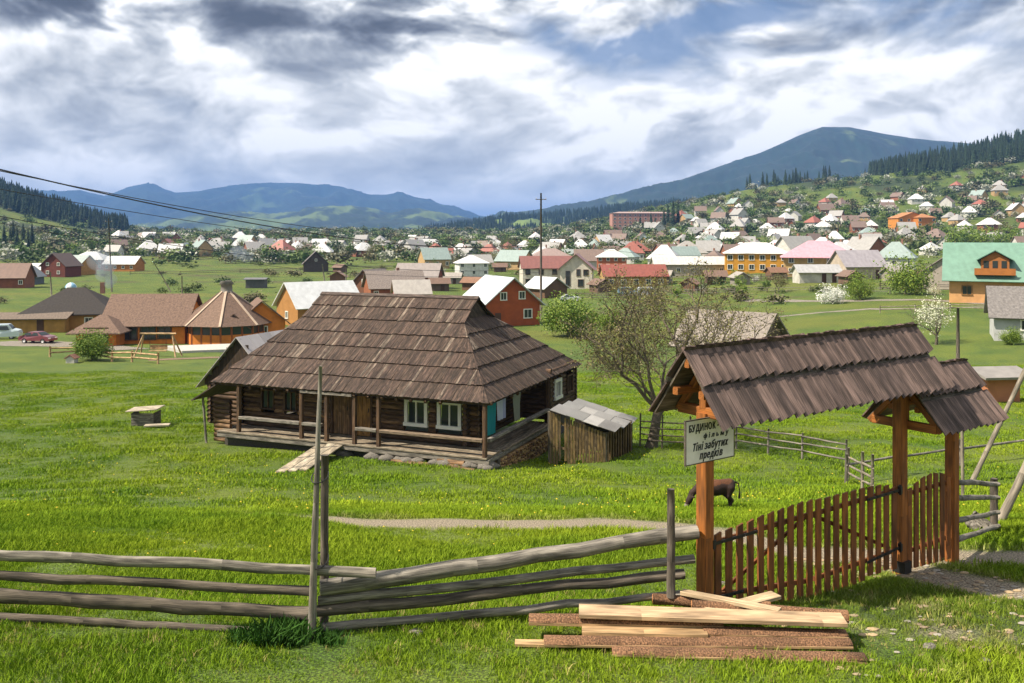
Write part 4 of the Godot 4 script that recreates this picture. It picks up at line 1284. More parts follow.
func build_grass():
	var near := [grass_tuft(18, 0.10, 0.062, 0.0045), grass_tuft(16, 0.10, 0.08, 0.0045), grass_tuft(20, 0.12, 0.05, 0.005)]
	var mid := [grass_tuft(18, 0.25, 0.065, 0.010), grass_tuft(18, 0.27, 0.085, 0.011)]
	for z in 5:
		var trs := []
		var cols := []
		var mesh: ArrayMesh = near[z] if z < 3 else mid[z - 3]
		var count := 30000 if z < 3 else 36000
		for k in count:
			var d := lerpf(7.6, 21.0, pow(rng.randf(), 0.75)) if z < 3 else lerpf(17.0, 75.0, pow(rng.randf(), 0.8))
			var x := rng.randf_range(-0.62, 0.62) * d
			if path_amount(x, d) > 0.12 + rng.randf() * 0.35: continue
			if under_roof(x, d): continue
			if x > 2.8 and x < 7.4 and d > 9.2 and d < 12.2 and rng.randf() < 0.4: continue
			var lush := n_mid.get_noise_2d(x * 5.0 + 90.0, d * 5.0)
			if lush < -0.28 and rng.randf() < 0.35: continue
			var s := rng.randf_range(0.65, 1.15) * (1.0 + lush * 0.9)
			if d < 8.9 and rng.randf() < 0.3: s *= 1.25
			if z < 3 and d > 13.0: s *= 1.25
			var b := Basis(Vector3.UP, rng.randf() * TAU).scaled(Vector3(s, s * rng.randf_range(0.7, 1.1), s))
			trs.append(Transform3D(b, at(x, d, -0.01)))
			var c := field_color(x, d)
			c = c.lerp(Color(0.23, 0.30, 0.015), rng.randf() * 0.35)
			if d < 12.0 and rng.randf() < 0.06: c = Color(0.33, 0.28, 0.13)
			c = shade(c, rng.randf_range(0.95, 1.5))
			c.b *= 0.8
			cols.append(c)
		multi("grass", mesh, M.grass, trs, cols, ["short bright green meadow grass round the fences", "longer blades of meadow grass round the fences", "low fine meadow grass round the fences", "thick meadow grass round the farmhouse", "tall tufts of meadow grass round the farmhouse"][z], "grass")
	# dandelions
	var st := S()
	for k in 7:
		var a := TAU * k / 7.0
		tint = Color(0.62, 0.50, 0.03)
		tri(st, Vector3(0, 0.012, 0), Vector3(cos(a), 0, sin(a)) * 0.015, Vector3(cos(a + 0.9), 0, sin(a + 0.9)) * 0.015)
	tint = Color.WHITE
	st.generate_normals()
	var dm := st.commit()
	var trs2 := []
	for k in 1000:
		var d := lerpf(11.0, 60.0, pow(rng.randf(), 0.9))
		var x := rng.randf_range(-0.6, 0.6) * d
		if n_low.get_noise_2d(x * 7.0 + 300.0, d * 7.0) < -0.08 + (0.12 if d < 14.0 else 0.0) or under_roof(x, d) or path_amount(x, d) > 0.2: continue
		var s := rng.randf_range(0.7, 1.3) * (1.0 if d < 16.0 else 1.5)
		trs2.append(Transform3D(Basis(Vector3(1, 0, 0), rng.randf_range(-0.4, 0.5)).scaled(Vector3(s, s, s)), at(x, d, rng.randf_range(0.06, 0.13))))
	multi("dandelions", dm, M.petal, trs2, [], "small yellow dandelion flowers dotted over the meadow", "flowers")
	# weeds round the stakes
	var wd := grass_tuft(26, 0.16, 0.2, 0.016)
	var tw := []
	var cw := []
	for k in 90:
		var px := 228.0 + 110.0 * rng.randf()
		var p := W(px, 650, 9.2 + 0.35 * rng.randf())
		var s := rng.randf_range(0.5, 1.1) * (1.0 - absf(px - 288.0) / 90.0)
		if s < 0.15: continue
		tw.append(Transform3D(Basis(Vector3.UP, rng.randf() * TAU).scaled(Vector3.ONE * s * 1.15), at(p.x, -p.z, -0.01)))
		cw.append(shade(Color(0.045, 0.11, 0.02), rng.randf_range(0.7, 1.4)))
	multi("weeds", wd, M.grass, tw, cw, "dark leafy weeds growing round the foot of the wired stakes", "weeds")
	# bark chips and pebbles on the worn ground by the gate
	var tc := []
	var cc := []
	for k in 900:
		var x := rng.randf_range(2.6, 7.2)
		var d := rng.randf_range(8.2, 13.6)
		if path_amount(x, d) < 0.1 and (rng.randf() < 0.75 or Vector2(x - 4.8, d - 9.6).length() > 2.2): continue
		var s := rng.randf_range(0.012, 0.035) * (2.0 if rng.randf() < 0.08 else 1.0)
		tc.append(Transform3D(Basis(Vector3.UP, rng.randf() * TAU).scaled(Vector3(s * 1.6, s * 0.4, s)), at(x, d, 0.008)))
		cc.append([Color(0.36, 0.28, 0.18), Color(0.27, 0.2, 0.14), Color(0.36, 0.33, 0.28), Color(0.46, 0.34, 0.2)][rng.randi() % 4])
	multi("wood_chips", stone_meshes[0], M.plain, tc, cc, "wood chips and pebbles scattered on the worn earth by the gate", "chips")
func build_near_trees():
	# the bare old fruit tree between house and gate
	var base := hit(662, 447)
	var t := thing("bare_tree", "old spreading tree with bare brown twigs and first yellow buds behind the shed", "tree", Vector3.ZERO)
	var st := S(true)
	var tips := []
	var fork := Vector3(-0.15, 1.5, 0)
	tube(st, [Vector3(-0.5, -0.4, 0), Vector3(-0.3, 0.5, 0), fork], [0.27, 0.21, 0.17], 9, false)
	for k in [[0.9, 1.0, 0.1, 2.6, 0.15], [0.15, 1.3, -0.3, 2.7, 0.17], [-0.9, 0.75, 0.2, 2.4, 0.12], [-0.35, 1.0, 0.6, 2.3, 0.11], [0.6, 0.75, -0.7, 2.3, 0.1], [-0.8, 0.6, -0.5, 1.7, 0.08], [1.1, 0.5, 0.3, 2.2, 0.09]]:
		limb(st, fork + Vector3(0, rng.randf_range(-0.35, 0.2), 0), Vector3(k[0], k[1], k[2]).normalized(), k[3] * 0.86, k[4] * 0.8, 5, tips, 0.46, 0.35)
	obj("trunk", st, M.tree_bark, t)
	var ls := S()
	for p in tips:
		for j in 3:
			leaf_quad(ls, p + Vector3(rng.randfn(), rng.randfn(), rng.randfn()) * 0.12, rng.randf_range(0.025, 0.055), Color(0.19, 0.20, 0.04).lerp(Color(0.17, 0.13, 0.07), rng.randf()))
	obj("buds", ls, M.leaf, t)
	t.position = base
	t.scale = Vector3.ONE * 1.02
	# fresh green bushes and trees of the middle ground
	var green := Color(0.10, 0.19, 0.018); var lime := Color(0.21, 0.27, 0.03); var olive := Color(0.13, 0.16, 0.04); var dull := Color(0.075, 0.12, 0.03)
	var a1 := leafy_tree("green_bush", "rounded bright green bush beside the red chalet", "bush", 6.4, 8.0, 7500, 0.17, green, lime, M.leaf, 3, 0.12)
	a1.position = hit(568, 337)
	var a2 := leafy_tree("willow_bush", "broad fresh green tree by the lane before the grey roofed houses", "tree", 7.0, 10.0, 4200, 0.2, green, lime, M.leaf, 3, 0.1)
	a2.position = hit(905, 294)
	copy(a1, hit(92, 360), 1.0, Vector3(0.5, 0.5, 0.5), "pale lime bush at the fence of the wooden restaurant", "")
	copy(a2, hit(860, 300), 2.0, Vector3(0.55, 0.75, 0.55), "slim young green tree beside the white blossoming bush", "")
	copy(a1, hit(612, 330), 2.4, Vector3(0.6, 0.55, 0.6), "yellow green bush behind the bare tree", "")
	copy(a1, hit(590, 325), 0.4, Vector3(0.45, 0.45, 0.45), "low green bush beside the rounded bright bush", "")
	copy(a1, hit(1012, 345), 1.8, Vector3(0.28, 0.3, 0.28), "small leafy shrub below the grey shed wall", "")
	copy(a1, hit(872, 268), 1.8, Vector3(0.6, 0.5, 0.6), "low bush beside the pink roofed house", "")
	var b1 := leafy_tree("blossom_tree", "slender white blossoming fruit tree behind the gate roof", "tree", 6.0, 3.4, 1500, 0.09, Color(0.72, 0.72, 0.62), Color(0.60, 0.64, 0.42), M.petal, 4, 0.2)
	b1.position = hit(936, 345)
	var b2 := leafy_tree("blossom_bush", "dense white blossoming bush in the meadow before the pink roofed house", "bush", 3.6, 5.2, 2400, 0.13, Color(0.80, 0.80, 0.78), Color(0.70, 0.72, 0.66), M.petal, 3, 0.1)
	b2.position = hit(832, 304)
	copy(b1, hit(935, 300, 60.0), 0.7, Vector3(0.5, 0.5, 0.5), "little white blossoming tree by the gravel lane", "")
	copy(b2, hit(756, 282), 0.7, Vector3(0.35, 0.5, 0.35), "small white blossoming shrub below the yellow house", "")
	copy(b1, hit(730, 330), 0.7, Vector3(0.55, 0.5, 0.55), "pale feathery young tree beside the shingled barn roof", "")
	# village trees: each a copy of one of five kinds
	var kinds := [
		leafy_tree("village_tree", "fresh green broadleaf tree among the village houses", "tree", 8.0, 7.0, 1100, 0.27, green, lime, M.leaf, 2, 0.2, "broadleaf trees in the village"),
		leafy_tree("village_poplar", "tall narrow dull green tree among the village houses", "tree", 12.0, 5.0, 1100, 0.28, dull, green, M.leaf, 2, 0.15, "narrow trees in the village"),
		leafy_tree("orchard_tree", "grey white blossoming orchard tree among the village houses", "tree", 6.0, 6.5, 1000, 0.24, Color(0.52, 0.52, 0.46), Color(0.38, 0.40, 0.28), M.petal, 2, 0.15, "blossoming orchard trees in the village"),
		leafy_tree("budding_tree", "brownish olive tree just coming into leaf in the village", "tree", 9.0, 7.5, 900, 0.24, olive, Color(0.20, 0.15, 0.07), M.leaf, 3, 0.2, "olive brown trees in the village")]
	var spots := []
	for k in 330:
		var zone := k % 6
		var px := 0.0
		var py := 0.0
		if zone == 0: px = rng.randf_range(240, 720); py = rng.randf_range(246, 262)
		elif zone == 1: px = rng.randf_range(690, 1030); py = rng.randf_range(205, 256)
		elif zone == 2: px = rng.randf_range(860, 1030); py = rng.randf_range(228, 262)
		elif zone == 3: px = rng.randf_range(40, 330); py = rng.randf_range(240, 258)
		elif zone == 4: px = rng.randf_range(380, 740); py = rng.randf_range(250, 276)
		else: px = rng.randf_range(420, 780); py = rng.randf_range(268, 300)
		spots.append([px, py, ["on the valley floor", "on the orchard hillside", "near the tree row behind the green roofed house", "below the wooded slope beyond the field", "at the near edge of the valley village", "in the gardens round the villas"][zone]])
	var first := [true, true, true, true]
	for s in spots:
		var p := hit(s[0], s[1])
		if near_house(p): continue
		var r := rng.randf()
		var k := 0 if r < 0.4 else (1 if r < 0.55 else (2 if r < 0.8 else 3))
		var sc := rng.randf_range(0.65, 1.15) * (0.85 if -p.z < 420.0 else 1.1) * (0.55 if s[1] > 266.0 else 1.0)
		if first[k]:
			first[k] = false
			kinds[k].position = p
			kinds[k].scale = Vector3.ONE * sc
			kinds[k].set_meta("label", TREES[k] + " " + s[2])
		else:
			copy(kinds[k], p, rng.randf() * TAU, Vector3(sc * rng.randf_range(0.85, 1.2), sc, sc), TREES[k] + " " + s[2])
	# a belt of willows along the stream on the far right
	for k in 9:
		copy(kinds[0], hit(952 + k * 9 + rng.randf() * 5.0, 249 + rng.randf() * 6.0), rng.randf() * TAU, Vector3(1.7, 2.0, 1.7) * rng.randf_range(0.8, 1.1), "tall fresh green tree in the row behind the green roofed house", "tree row behind the green roofed house")
	# scrub and orchard growth over the slopes, too many to count
	var sm := S()
	for k in 150:
		var e := Vector3(rng.randfn(), rng.randfn() * 0.7, rng.randfn()) * 0.3
		leaf_quad(sm, e + Vector3(0, 0.55, 0), 0.12, shade(Color.WHITE, rng.randf_range(0.6, 1.25)), 0.7)
	sm.generate_normals()
	var scrub_mesh := sm.commit()
	var trs := []
	var cols := []
	for k in 5200:
		var px := rng.randf_range(-60, 1100)
		var d := lerpf(430.0, 1420.0, pow(rng.randf(), 0.8))
		var x := (px - CX) / F * d
		var w := n_low.get_noise_2d(x * 0.5, d * 0.5 + 77.0)
		if w < -0.05 and rng.randf() < 0.75: continue
		if px < 130.0 and d > 800.0 and rng.randf() < 0.8: continue
		if px > 720.0 and d > 1050.0 and rng.randf() < 0.65: continue
		var s := rng.randf_range(3.0, 8.0)
		trs.append(Transform3D(Basis(Vector3.UP, rng.randf() * TAU).scaled(Vector3(s * 1.2, s, s * 1.2)), at(x, d)))
		var c: Color = [Color(0.07, 0.12, 0.03), Color(0.12, 0.17, 0.035), Color(0.36, 0.37, 0.31), Color(0.14, 0.13, 0.06), Color(0.09, 0.15, 0.03)][rng.randi() % 5]
		cols.append(shade(c, rng.randf_range(0.7, 1.25)))
	for k in 420:                                              # bushes along the field edges
		var py: float = [262.0, 268.0, 276.0, 284.0, 292.0, 302.0][k % 6]
		var px := rng.randf_range(-20, 1040)
		if n_mid.get_noise_2d(px * 0.5, py * 9.0) < 0.05: continue
		var p := hit(px, py + rng.randf_range(-2.0, 2.0))
		if near_house(p): continue
		var s := rng.randf_range(0.7, 2.2)
		trs.append(Transform3D(Basis(Vector3.UP, rng.randf() * TAU).scaled(Vector3(s * 1.5, s, s * 1.5)), p))
		cols.append(shade([Color(0.07, 0.12, 0.03), Color(0.12, 0.17, 0.035), Color(0.15, 0.14, 0.06)][k % 3], rng.randf_range(0.7, 1.2)))
	multi("hillside_scrub", scrub_mesh, M.leaf, trs, cols, "bushes and orchard growth covering the village slopes", "scrub")
	# conifers
	var cs := conifer_shape(11, 9)
	cs.generate_normals()
	var cm := cs.commit()
	trs = []
	cols = []
	for k in 5200:
		var px := 0.0
		var d := 0.0
		if k % 3 == 0:
			px = rng.randf_range(-120, 128); d = rng.randf_range(950, 1560)
			if W(px, lerp_table([[-200, 222], [0, 219], [60, 224], [110, 232], [160, 238]], px), d).y > ground((px - CX) / F * d, d): continue
		else:
			px = rng.randf_range(700, 1160); d = rng.randf_range(960, 1500)
			var limit: float = lerp_table([[690, 196], [760, 189], [830, 181], [870, 176], [905, 177], [960, 172], [1024, 162], [1160, 146]], px)
			if W(px, limit, d).y > ground((px - CX) / F * d, d): continue
			if px < 870.0 and rng.randf() < 0.82: continue
		var s := rng.randf_range(13.0, 24.0)
		trs.append(Transform3D(Basis(Vector3.UP, rng.randf() * TAU).scaled(Vector3(s, s, s)), at((px - CX) / F * d, d, -0.5)))
		cols.append(shade(Color.WHITE, rng.randf_range(0.7, 1.3)))
	multi("conifer_forest", cm, M.needle, trs, cols, "dark spruce forest on the hill crests either side of the valley", "forest")
	trs = []
	cols = []
	for k in 5200:
		var i := rng.randi() % wooded.size()
		var s := rng.randf_range(14.0, 24.0)
		var j := Vector3(rng.randf_range(-8, 8), -1.0, rng.randf_range(-12, 12))
		trs.append(Transform3D(Basis(Vector3.UP, rng.randf() * TAU).scaled(Vector3(s * 1.1, s, s * 1.1)), wooded[i] + j))
		cols.append(shade(Color.WHITE, rng.randf_range(0.7, 1.3)))
	multi("spruce_wood", cm, M.needle, trs, cols, "spruce wood covering the low hill behind the valley floor", "forest")
	# a few spruces one can tell apart
	var sp := thing("spruce_tree", "dark spruce in the clump on the meadow slope", "tree", Vector3.ZERO, "spruces on the meadow slope")
	var fine := conifer_shape(16, 12)
	var ts := S(true)
	tube(ts, [Vector3(0, -0.03, 0), Vector3(0, 0.9, 0)], [0.022, 0.004], 6, false)
	obj("trunk", ts, M.tree_bark, sp)
	obj("crown", fine, M.needle, sp)
	var clump := [[4, 251], [10, 249], [17, 251], [23, 249], [28, 251], [-4, 249], [13, 246], [32, 246]]
	for i in clump.size():
		var s := rng.randf_range(13.0, 18.0)
		if i == 0:
			sp.position = hit(clump[0][0], clump[0][1])
			sp.scale = Vector3.ONE * s
		else: copy(sp, hit(clump[i][0], clump[i][1]), rng.randf() * TAU, Vector3.ONE * s)
	for s in [[826, 184, 15.0], [668, 226, 22.0], [673, 227, 25.0], [678, 226, 23.0], [664, 228, 19.0], [838, 182, 12.0], [756, 193, 12.0], [651, 227, 15.0], [640, 229, 14.0], [655, 229, 12.0]]:
		copy(sp, hit(s[0], s[1]), rng.randf() * TAU, Vector3.ONE * s[2], "dark spruce standing clear on the village hillside", "single spruces on the village hillside")
	org = Vector3.ZERO
const TREES := ["fresh green broadleaf tree", "tall narrow dull green tree", "grey white blossoming orchard tree", "brownish olive tree coming into leaf"]
var wooded := []
var plots := []
func near_house(p: Vector3) -> bool:
	for q in plots:
		if Vector2(p.x - q.x, (p.z - q.z) * 0.5).length() < q.y: return true
	return false

# ---------- village ----------
# a house at the origin, front facing +z; roof: "x" ridge along the front, "z" gable to the front, "hip"
func house(called: String, label: String, w: float, dep: float, eave: float, ridge: float, roof: String, wall: Color, rcol: Color, o := {}, group := "") -> Node3D:
	last_depth = dep
	var t := thing(called, label, "house", Vector3.ZERO, group)
	var x := w / 2.0
	var z := dep / 2.0
	var st := S()
	tint = wall
	var lo := -1.5
	var pts := [Vector3(-x, 0, z), Vector3(x, 0, z), Vector3(x, 0, -z), Vector3(-x, 0, -z)]
	for i in 4:
		var a: Vector3 = pts[i]
		var b: Vector3 = pts[(i + 1) % 4]
		var ring := [a + Vector3(0, lo, 0), b + Vector3(0, lo, 0), b + Vector3(0, eave, 0), a + Vector3(0, eave, 0)]
		if (roof == "z" and i % 2 == 0) or (roof == "x" and i % 2 == 1):
			ring = [ring[0], ring[1], ring[2], (a + b) / 2.0 + Vector3(0, ridge - 0.12, 0), ring[3]]
		if o.has("upper") and i % 2 == 0: pass
		fan(st, ring, a + b)
	obj("wall", st, o.get("wall_mat", M.plain), t)
	var ov: float = o.get("over", 0.55)
	var rp := part_node("roof", t)
	st = S()
	tint = rcol
	var th := 0.14
	var e := eave - ov * (ridge - eave) / (z if roof != "z" else x)
	if roof == "hip":
		var rx := maxf(x - z, 0.4)
		var c := [Vector3(-x - ov, e, z + ov), Vector3(x + ov, e, z + ov), Vector3(x + ov, e, -z - ov), Vector3(-x - ov, e, -z - ov)]
		var r0 := Vector3(-rx, ridge, 0)
		var r1 := Vector3(rx, ridge, 0)
		fan(st, [c[0], c[1], r1, r0], Vector3(0, 1, 1))
		fan(st, [c[1], c[2], r1], Vector3(1, 1, 0))
		fan(st, [c[2], c[3], r0, r1], Vector3(0, 1, -1))
		fan(st, [c[3], c[0], r0], Vector3(-1, 1, 0))
		for i in 4: bar(st, c[i] - Vector3(0, th / 2, 0), c[(i + 1) % 4] - Vector3(0, th / 2, 0), 0.06, th)
		fan(st, c.map(func(q): return q - Vector3(0, th, 0)), Vector3.DOWN)
	else:
		var turn := Basis() if roof == "x" else Basis(Vector3.UP, PI / 2)
		var lx := (x if roof == "x" else z) + ov
		var lz := (z if roof == "x" else x)
		for s in [-1.0, 1.0]:
			var up := turn * Vector3(0, lz, s * (ridge - eave)).normalized()
			var mid := turn * Vector3(0, (ridge + e) / 2.0, s * (lz + ov) / 2.0)
			bar(st, mid - turn * Vector3(lx, 0, 0) + up * th * 0.5, mid + turn * Vector3(lx, 0, 0) + up * th * 0.5, Vector2(lz + ov, ridge - e).length() + 0.06, th, up)
			if s < 0.0:
				obj("roof_slope", st, o.get("roof_mat", M.sheet), rp)
				st = S()
	obj("roof_slope" if roof != "hip" else "roof_shell", st, o.get("roof_mat", M.sheet), rp)
	tint = Color.WHITE
	if o.has("chimney"):
		st = S()
		tint = Color(0.30, 0.16, 0.11)
		bar(st, Vector3(o.chimney, ridge - 1.0, -0.6), Vector3(o.chimney, ridge + 0.7, -0.6), 0.6, 0.6)
		tint = Color.WHITE
		obj("chimney", st, M.plain, rp)
	for q in o.get("win", []):                        # [face, place across, sill height, width, height]
		var out := Vector3(0, 0, 1) if q[0] == "f" else (Vector3(1, 0, 0) if q[0] == "r" else Vector3(-1, 0, 0))
		var right := Vector3(out.z, 0, -out.x)
		var c: Vector3 = out * (z if q[0] == "f" else x) + right * (q[1] * (x if q[0] == "f" else z)) + Vector3(0, q[2] + q[4] / 2.0, 0) + out * 0.05
		window(t, c, right, out, q[3], q[4], o.get("frame", M.white), 1 if q[3] > 0.8 else 0, 0.13)
	for q in o.get("door", []):
		var out := Vector3(0, 0, 1) if q[0] == "f" else (Vector3(1, 0, 0) if q[0] == "r" else Vector3(-1, 0, 0))
		var right := Vector3(out.z, 0, -out.x)
		var c: Vector3 = out * ((z if q[0] == "f" else x) + 0.03) + right * (q[1] * (x if q[0] == "f" else z))
		st = S()
		tint = Color(0.10, 0.05, 0.03)
		bar(st, c, c + Vector3(0, 2.1, 0), 0.95, 0.1, out)
		tint = Color.WHITE
		obj("door", st, M.plain, t)
	org = Vector3.ZERO
	return t
var last_depth := 8.0
func put(t: Node3D, px: float, py: float, turn := 0.0) -> Vector3:
	var p := hit(px, py)
	t.position = p
	t.rotation.y = deg_to_rad(turn)
	t.position += Basis(Vector3.UP, deg_to_rad(turn)) * Vector3(0, 0, -last_depth / 2.0)
	plots.append(Vector3(p.x, 11.0, p.z))
	return p
func mpp(px: float, py: float) -> float:               # metres for one pixel on the ground there
	return -hit(px, py).z / F
func facade(rows: Array, n: int, w: float, h: float, face := "f", span := 0.8) -> Array:
	var out := []
	for y in rows:
		for i in n: out.append([face, (float(i) / maxf(n - 1, 1) * 2.0 - 1.0) * span if n > 1 else 0.0, y, w, h])
	return out
func build_village():
	var t: Node3D
	var orange := Color(0.70, 0.22, 0.035)
	var shing := Color(0.22, 0.14, 0.10)
	# wooden restaurant: octagonal pavilion
	var pc := hit(214, 346)
	var d := -pc.z
	var k := d / F
	t = thing("octagonal_pavilion", "octagonal orange timber pavilion with a tall pointed shingle roof", "pavilion", pc)
	plots.append(Vector3(pc.x, 14.0, pc.z))
	var R := 44.0 * k
	var ev := 23.0 * k
	var tip := pc + Vector3(0, 56.0 * k, -R * 0.9)
	var mid := Vector3(tip.x, pc.y, tip.z)
	var ring := []
	var wallr := []
	for i in 8:
		var a := TAU * (i + 0.5) / 8.0 + 0.22
		ring.append(mid + Vector3(cos(a) * R * 1.12, ev - 0.45, sin(a) * R * 1.12))
		wallr.append(mid + Vector3(cos(a) * R * 0.95, 0, sin(a) * R * 0.95))
	var rp := part_node("roof", t)
	for i in 8:
		var st := S()
		tint = shade(shing, rng.randf_range(0.9, 1.1))
		fan(st, [ring[i], ring[(i + 1) % 8], tip], (ring[i] + ring[(i + 1) % 8]) / 2.0 - mid + Vector3.UP)
		obj("roof_slope", st, M.tile, rp)
		st = S()
		tint = Color(0.55, 0.42, 0.32)
		bar(st, ring[i] + Vector3(0, 0.06, 0), tip + Vector3(0, 0.05, 0), 0.28, 0.1)
		obj("hip_board", st, M.plain, rp)
		# parapet, posts, dark glazing
		var a: Vector3 = wallr[i]
		var b: Vector3 = wallr[(i + 1) % 8]
		st = S(); tint = orange
		bar(st, a + Vector3(0, 0.25, 0), b + Vector3(0, 0.25, 0), 0.14, 2.2)
		obj("parapet", st, M.plain, t)
		st = S(); tint = Color.WHITE
		bar(st, a + Vector3(0, 1.0 + (ev - 1.4) / 2.0, 0), b + Vector3(0, 1.0 + (ev - 1.4) / 2.0, 0), 0.05, ev - 1.2)
		obj("pane", st, M.glass, t)
		for f in [0.0, 0.33, 0.66]:
			st = S(); tint = Color(0.35, 0.10, 0.03)
			var p := a.lerp(b, f)
			bar(st, p + Vector3(0, -0.8, 0), p + Vector3(0, ev - 0.2, 0), 0.22, 0.22, Vector3.RIGHT)
			obj("post", st, M.plain, t)
	var cap := S(true)
	tint = Color(0.22, 0.2, 0.18)
	tube(cap, [tip - Vector3(0, 0.6, 0), tip + Vector3(0, 0.4, 0), tip + Vector3(0, 0.5, 0), tip + Vector3(0, 0.9, 0)], [0.8, 0.75, 1.0, 0.7], 8)
	obj("roof_cap", cap, M.plain, rp)
	tint = Color.WHITE
	org = Vector3.ZERO
	# its wings
	var wins := facade([1.0], 4, 1.6, 1.5)
	t = house("restaurant_wing", "long orange timber wing with a brown shingle roof joined to the pavilion", 80.0 * k, 10.0, 2.6, 6.0, "x", orange, shing, {"win": [["f", -0.35, 0.5, 2.0, 1.9], ["f", 0.1, 0.5, 2.0, 1.9], ["f", 0.5, 0.6, 1.8, 1.8]], "roof_mat": M.tile, "frame": M.log_wall})
	put(t, 144, 344, 6)
	t = house("restaurant_porch", "small orange entrance room with a low hipped roof ending the restaurant wing", 4.8, 5.0, 2.2, 3.7, "hip", orange, shing, {"win": [["f", 0.0, 0.4, 3.0, 1.9]], "roof_mat": M.tile, "frame": M.log_wall, "over": 0.9})
	put(t, 96, 346, 4)
	t = house("restaurant_annex", "orange timber annex with a brown roof between pavilion and white roofed cottage", 6.0, 7.0, 2.6, 5.2, "z", orange, shing, {"win": [["f", 0.1, 1.0, 0.9, 1.0]], "roof_mat": M.tile})
	put(t, 262, 341, 20)
	t = house("pavilion_entrance", "little gabled entrance on the front of the octagonal pavilion", 3.0, 2.4, 2.5, 3.9, "z", Color(0.24, 0.08, 0.03), shing, {"door": [["f", 0.0]], "roof_mat": M.tile})
	put(t, 234, 345, 12)
	t = thing("terrace", "pale concrete terrace in front of the octagonal pavilion", "terrace", hit(210, 352))
	var st := S()
	var q0 := hit(165, 353); var q1 := hit(246, 350)
	bar(st, q0 + Vector3(0, 0.0, -2.2), q1 + Vector3(0, 0.0, -2.2), 6.0, 0.5)
	obj("slab", st, M.concrete, t)
	org = Vector3.ZERO
	# other houses told apart in the photograph
	var brown := Color(0.14, 0.085, 0.055)
	t = house("kitchen_building", "ochre timber building with a sooty black brown roof and smoking chimney", 12.5, 10.0, 2.8, 6.1, "hip", Color(0.42, 0.22, 0.06), Color(0.045, 0.036, 0.033), {"roof_mat": M.tile, "chimney": 3.6, "win": [["f", 0.5, 0.9, 1.2, 1.1]]})
	var smoke_at := put(t, 66, 331, 10)
	t = house("roadside_shed", "long low ochre shed with a grey brown roof beside the parked car", 9.5, 4.0, 2.1, 2.7, "x", Color(0.45, 0.25, 0.07), Color(0.22, 0.17, 0.13), {"roof_mat": M.tile, "door": [["f", 0.3]]})
	put(t, 30, 333, 6)
	t = house("white_roof_cottage", "ochre gabled cottage with a bright white sheet roof", 8.0, 11.0, 3.2, 6.6, "z", Color(0.42, 0.20, 0.055), Color(0.66, 0.68, 0.70), {"win": [["r", -0.3, 1.0, 1.1, 1.4], ["f", 0.0, 1.0, 1.0, 1.2]], "door": [["r", 0.35]]})
	put(t, 287, 325, -52)
	t = house("red_chalet", "two storey rust red timber chalet with white windows and a pale sheet roof", 9.2, 10.5, 3.6, 7.4, "z", Color(0.38, 0.085, 0.022), Color(0.58, 0.64, 0.67), {"win": [["f", -0.35, 4.0, 1.15, 1.3], ["f", 0.33, 4.1, 1.15, 1.3], ["f", 0.55, 1.1, 1.5, 1.5]], "over": 0.7, "door": [["f", -0.55]]})
	put(t, 513, 326, 24)
	t = house("low_shed", "dark timber shed with a white sheet roof behind the red chalet", 6.5, 7.5, 2.4, 4.6, "z", Color(0.16, 0.09, 0.05), Color(0.68, 0.69, 0.70), {})
	put(t, 556, 298, 35)
	t = house("white_villa", "white two storey house with a white hipped roof", 10.0, 9.0, 5.0, 7.4, "hip", Color(0.70, 0.70, 0.68), Color(0.72, 0.72, 0.72), {"win": facade([0.9, 3.3], 3, 1.2, 1.3)})
	put(t, 474, 277, 14)
	t = house("cream_villa", "cream two storey villa with a brown red gabled roof and balcony", 14.0, 10.0, 5.4, 8.4, "x", Color(0.66, 0.62, 0.54), Color(0.24, 0.10, 0.085), {"win": facade([3.4], 4, 1.4, 1.5) + facade([0.8], 3, 1.4, 1.5), "frame": M.log_wall})
	put(t, 548, 287, 5)
	t = house("cream_villa_wing", "cream gabled wing with tall dark windows joined to the cream villa", 8.5, 8.0, 5.6, 9.2, "z", Color(0.68, 0.63, 0.54), Color(0.30, 0.15, 0.14), {"win": [["f", -0.5, 0.8, 1.3, 4.0], ["f", 0.15, 3.4, 1.1, 1.9], ["f", 0.62, 3.6, 1.4, 1.6], ["f", 0.3, 0.6, 1.6, 2.0]], "frame": M.log_wall, "over": 0.8})
	put(t, 576, 289, -8)
	t = house("tan_house", "tan two storey house with a greyish pink hipped roof behind the cream villa", 16.0, 11.0, 5.6, 8.6, "hip", Color(0.50, 0.33, 0.15), Color(0.34, 0.25, 0.22), {"win": facade([0.9, 3.6], 5, 1.3, 1.4)})
	put(t, 552, 268, 6)
	t = house("grey_hall", "long low hall with a grey green sheet roof", 26.0, 12.0, 4.0, 6.2, "x", Color(0.40, 0.38, 0.33), Color(0.30, 0.34, 0.32), {})
	put(t, 590, 262, 4)
	t = house("brick_red_house", "brick red two storey house with a white hipped roof", 11.0, 9.0, 5.2, 7.8, "hip", Color(0.40, 0.12, 0.05), Color(0.70, 0.70, 0.68), {"win": facade([1.0, 3.4], 4, 1.3, 1.3)})
	put(t, 612, 270, -4)
	t = house("red_roof_house", "long low house with a rusty red roof and ochre wall", 16.0, 8.0, 3.2, 5.8, "x", Color(0.45, 0.28, 0.10), Color(0.28, 0.085, 0.06), {"win": facade([0.9], 5, 1.4, 1.4)})
	put(t, 636, 288, 4)
	t = house("yellow_house", "bright yellow orange two storey house with a white hipped roof", 17.0, 11.0, 5.7, 8.4, "hip", Color(0.62, 0.30, 0.035), Color(0.74, 0.73, 0.70), {"win": facade([0.9, 3.5], 6, 1.5, 1.5, "f", 0.85)})
	put(t, 757, 273, -12)
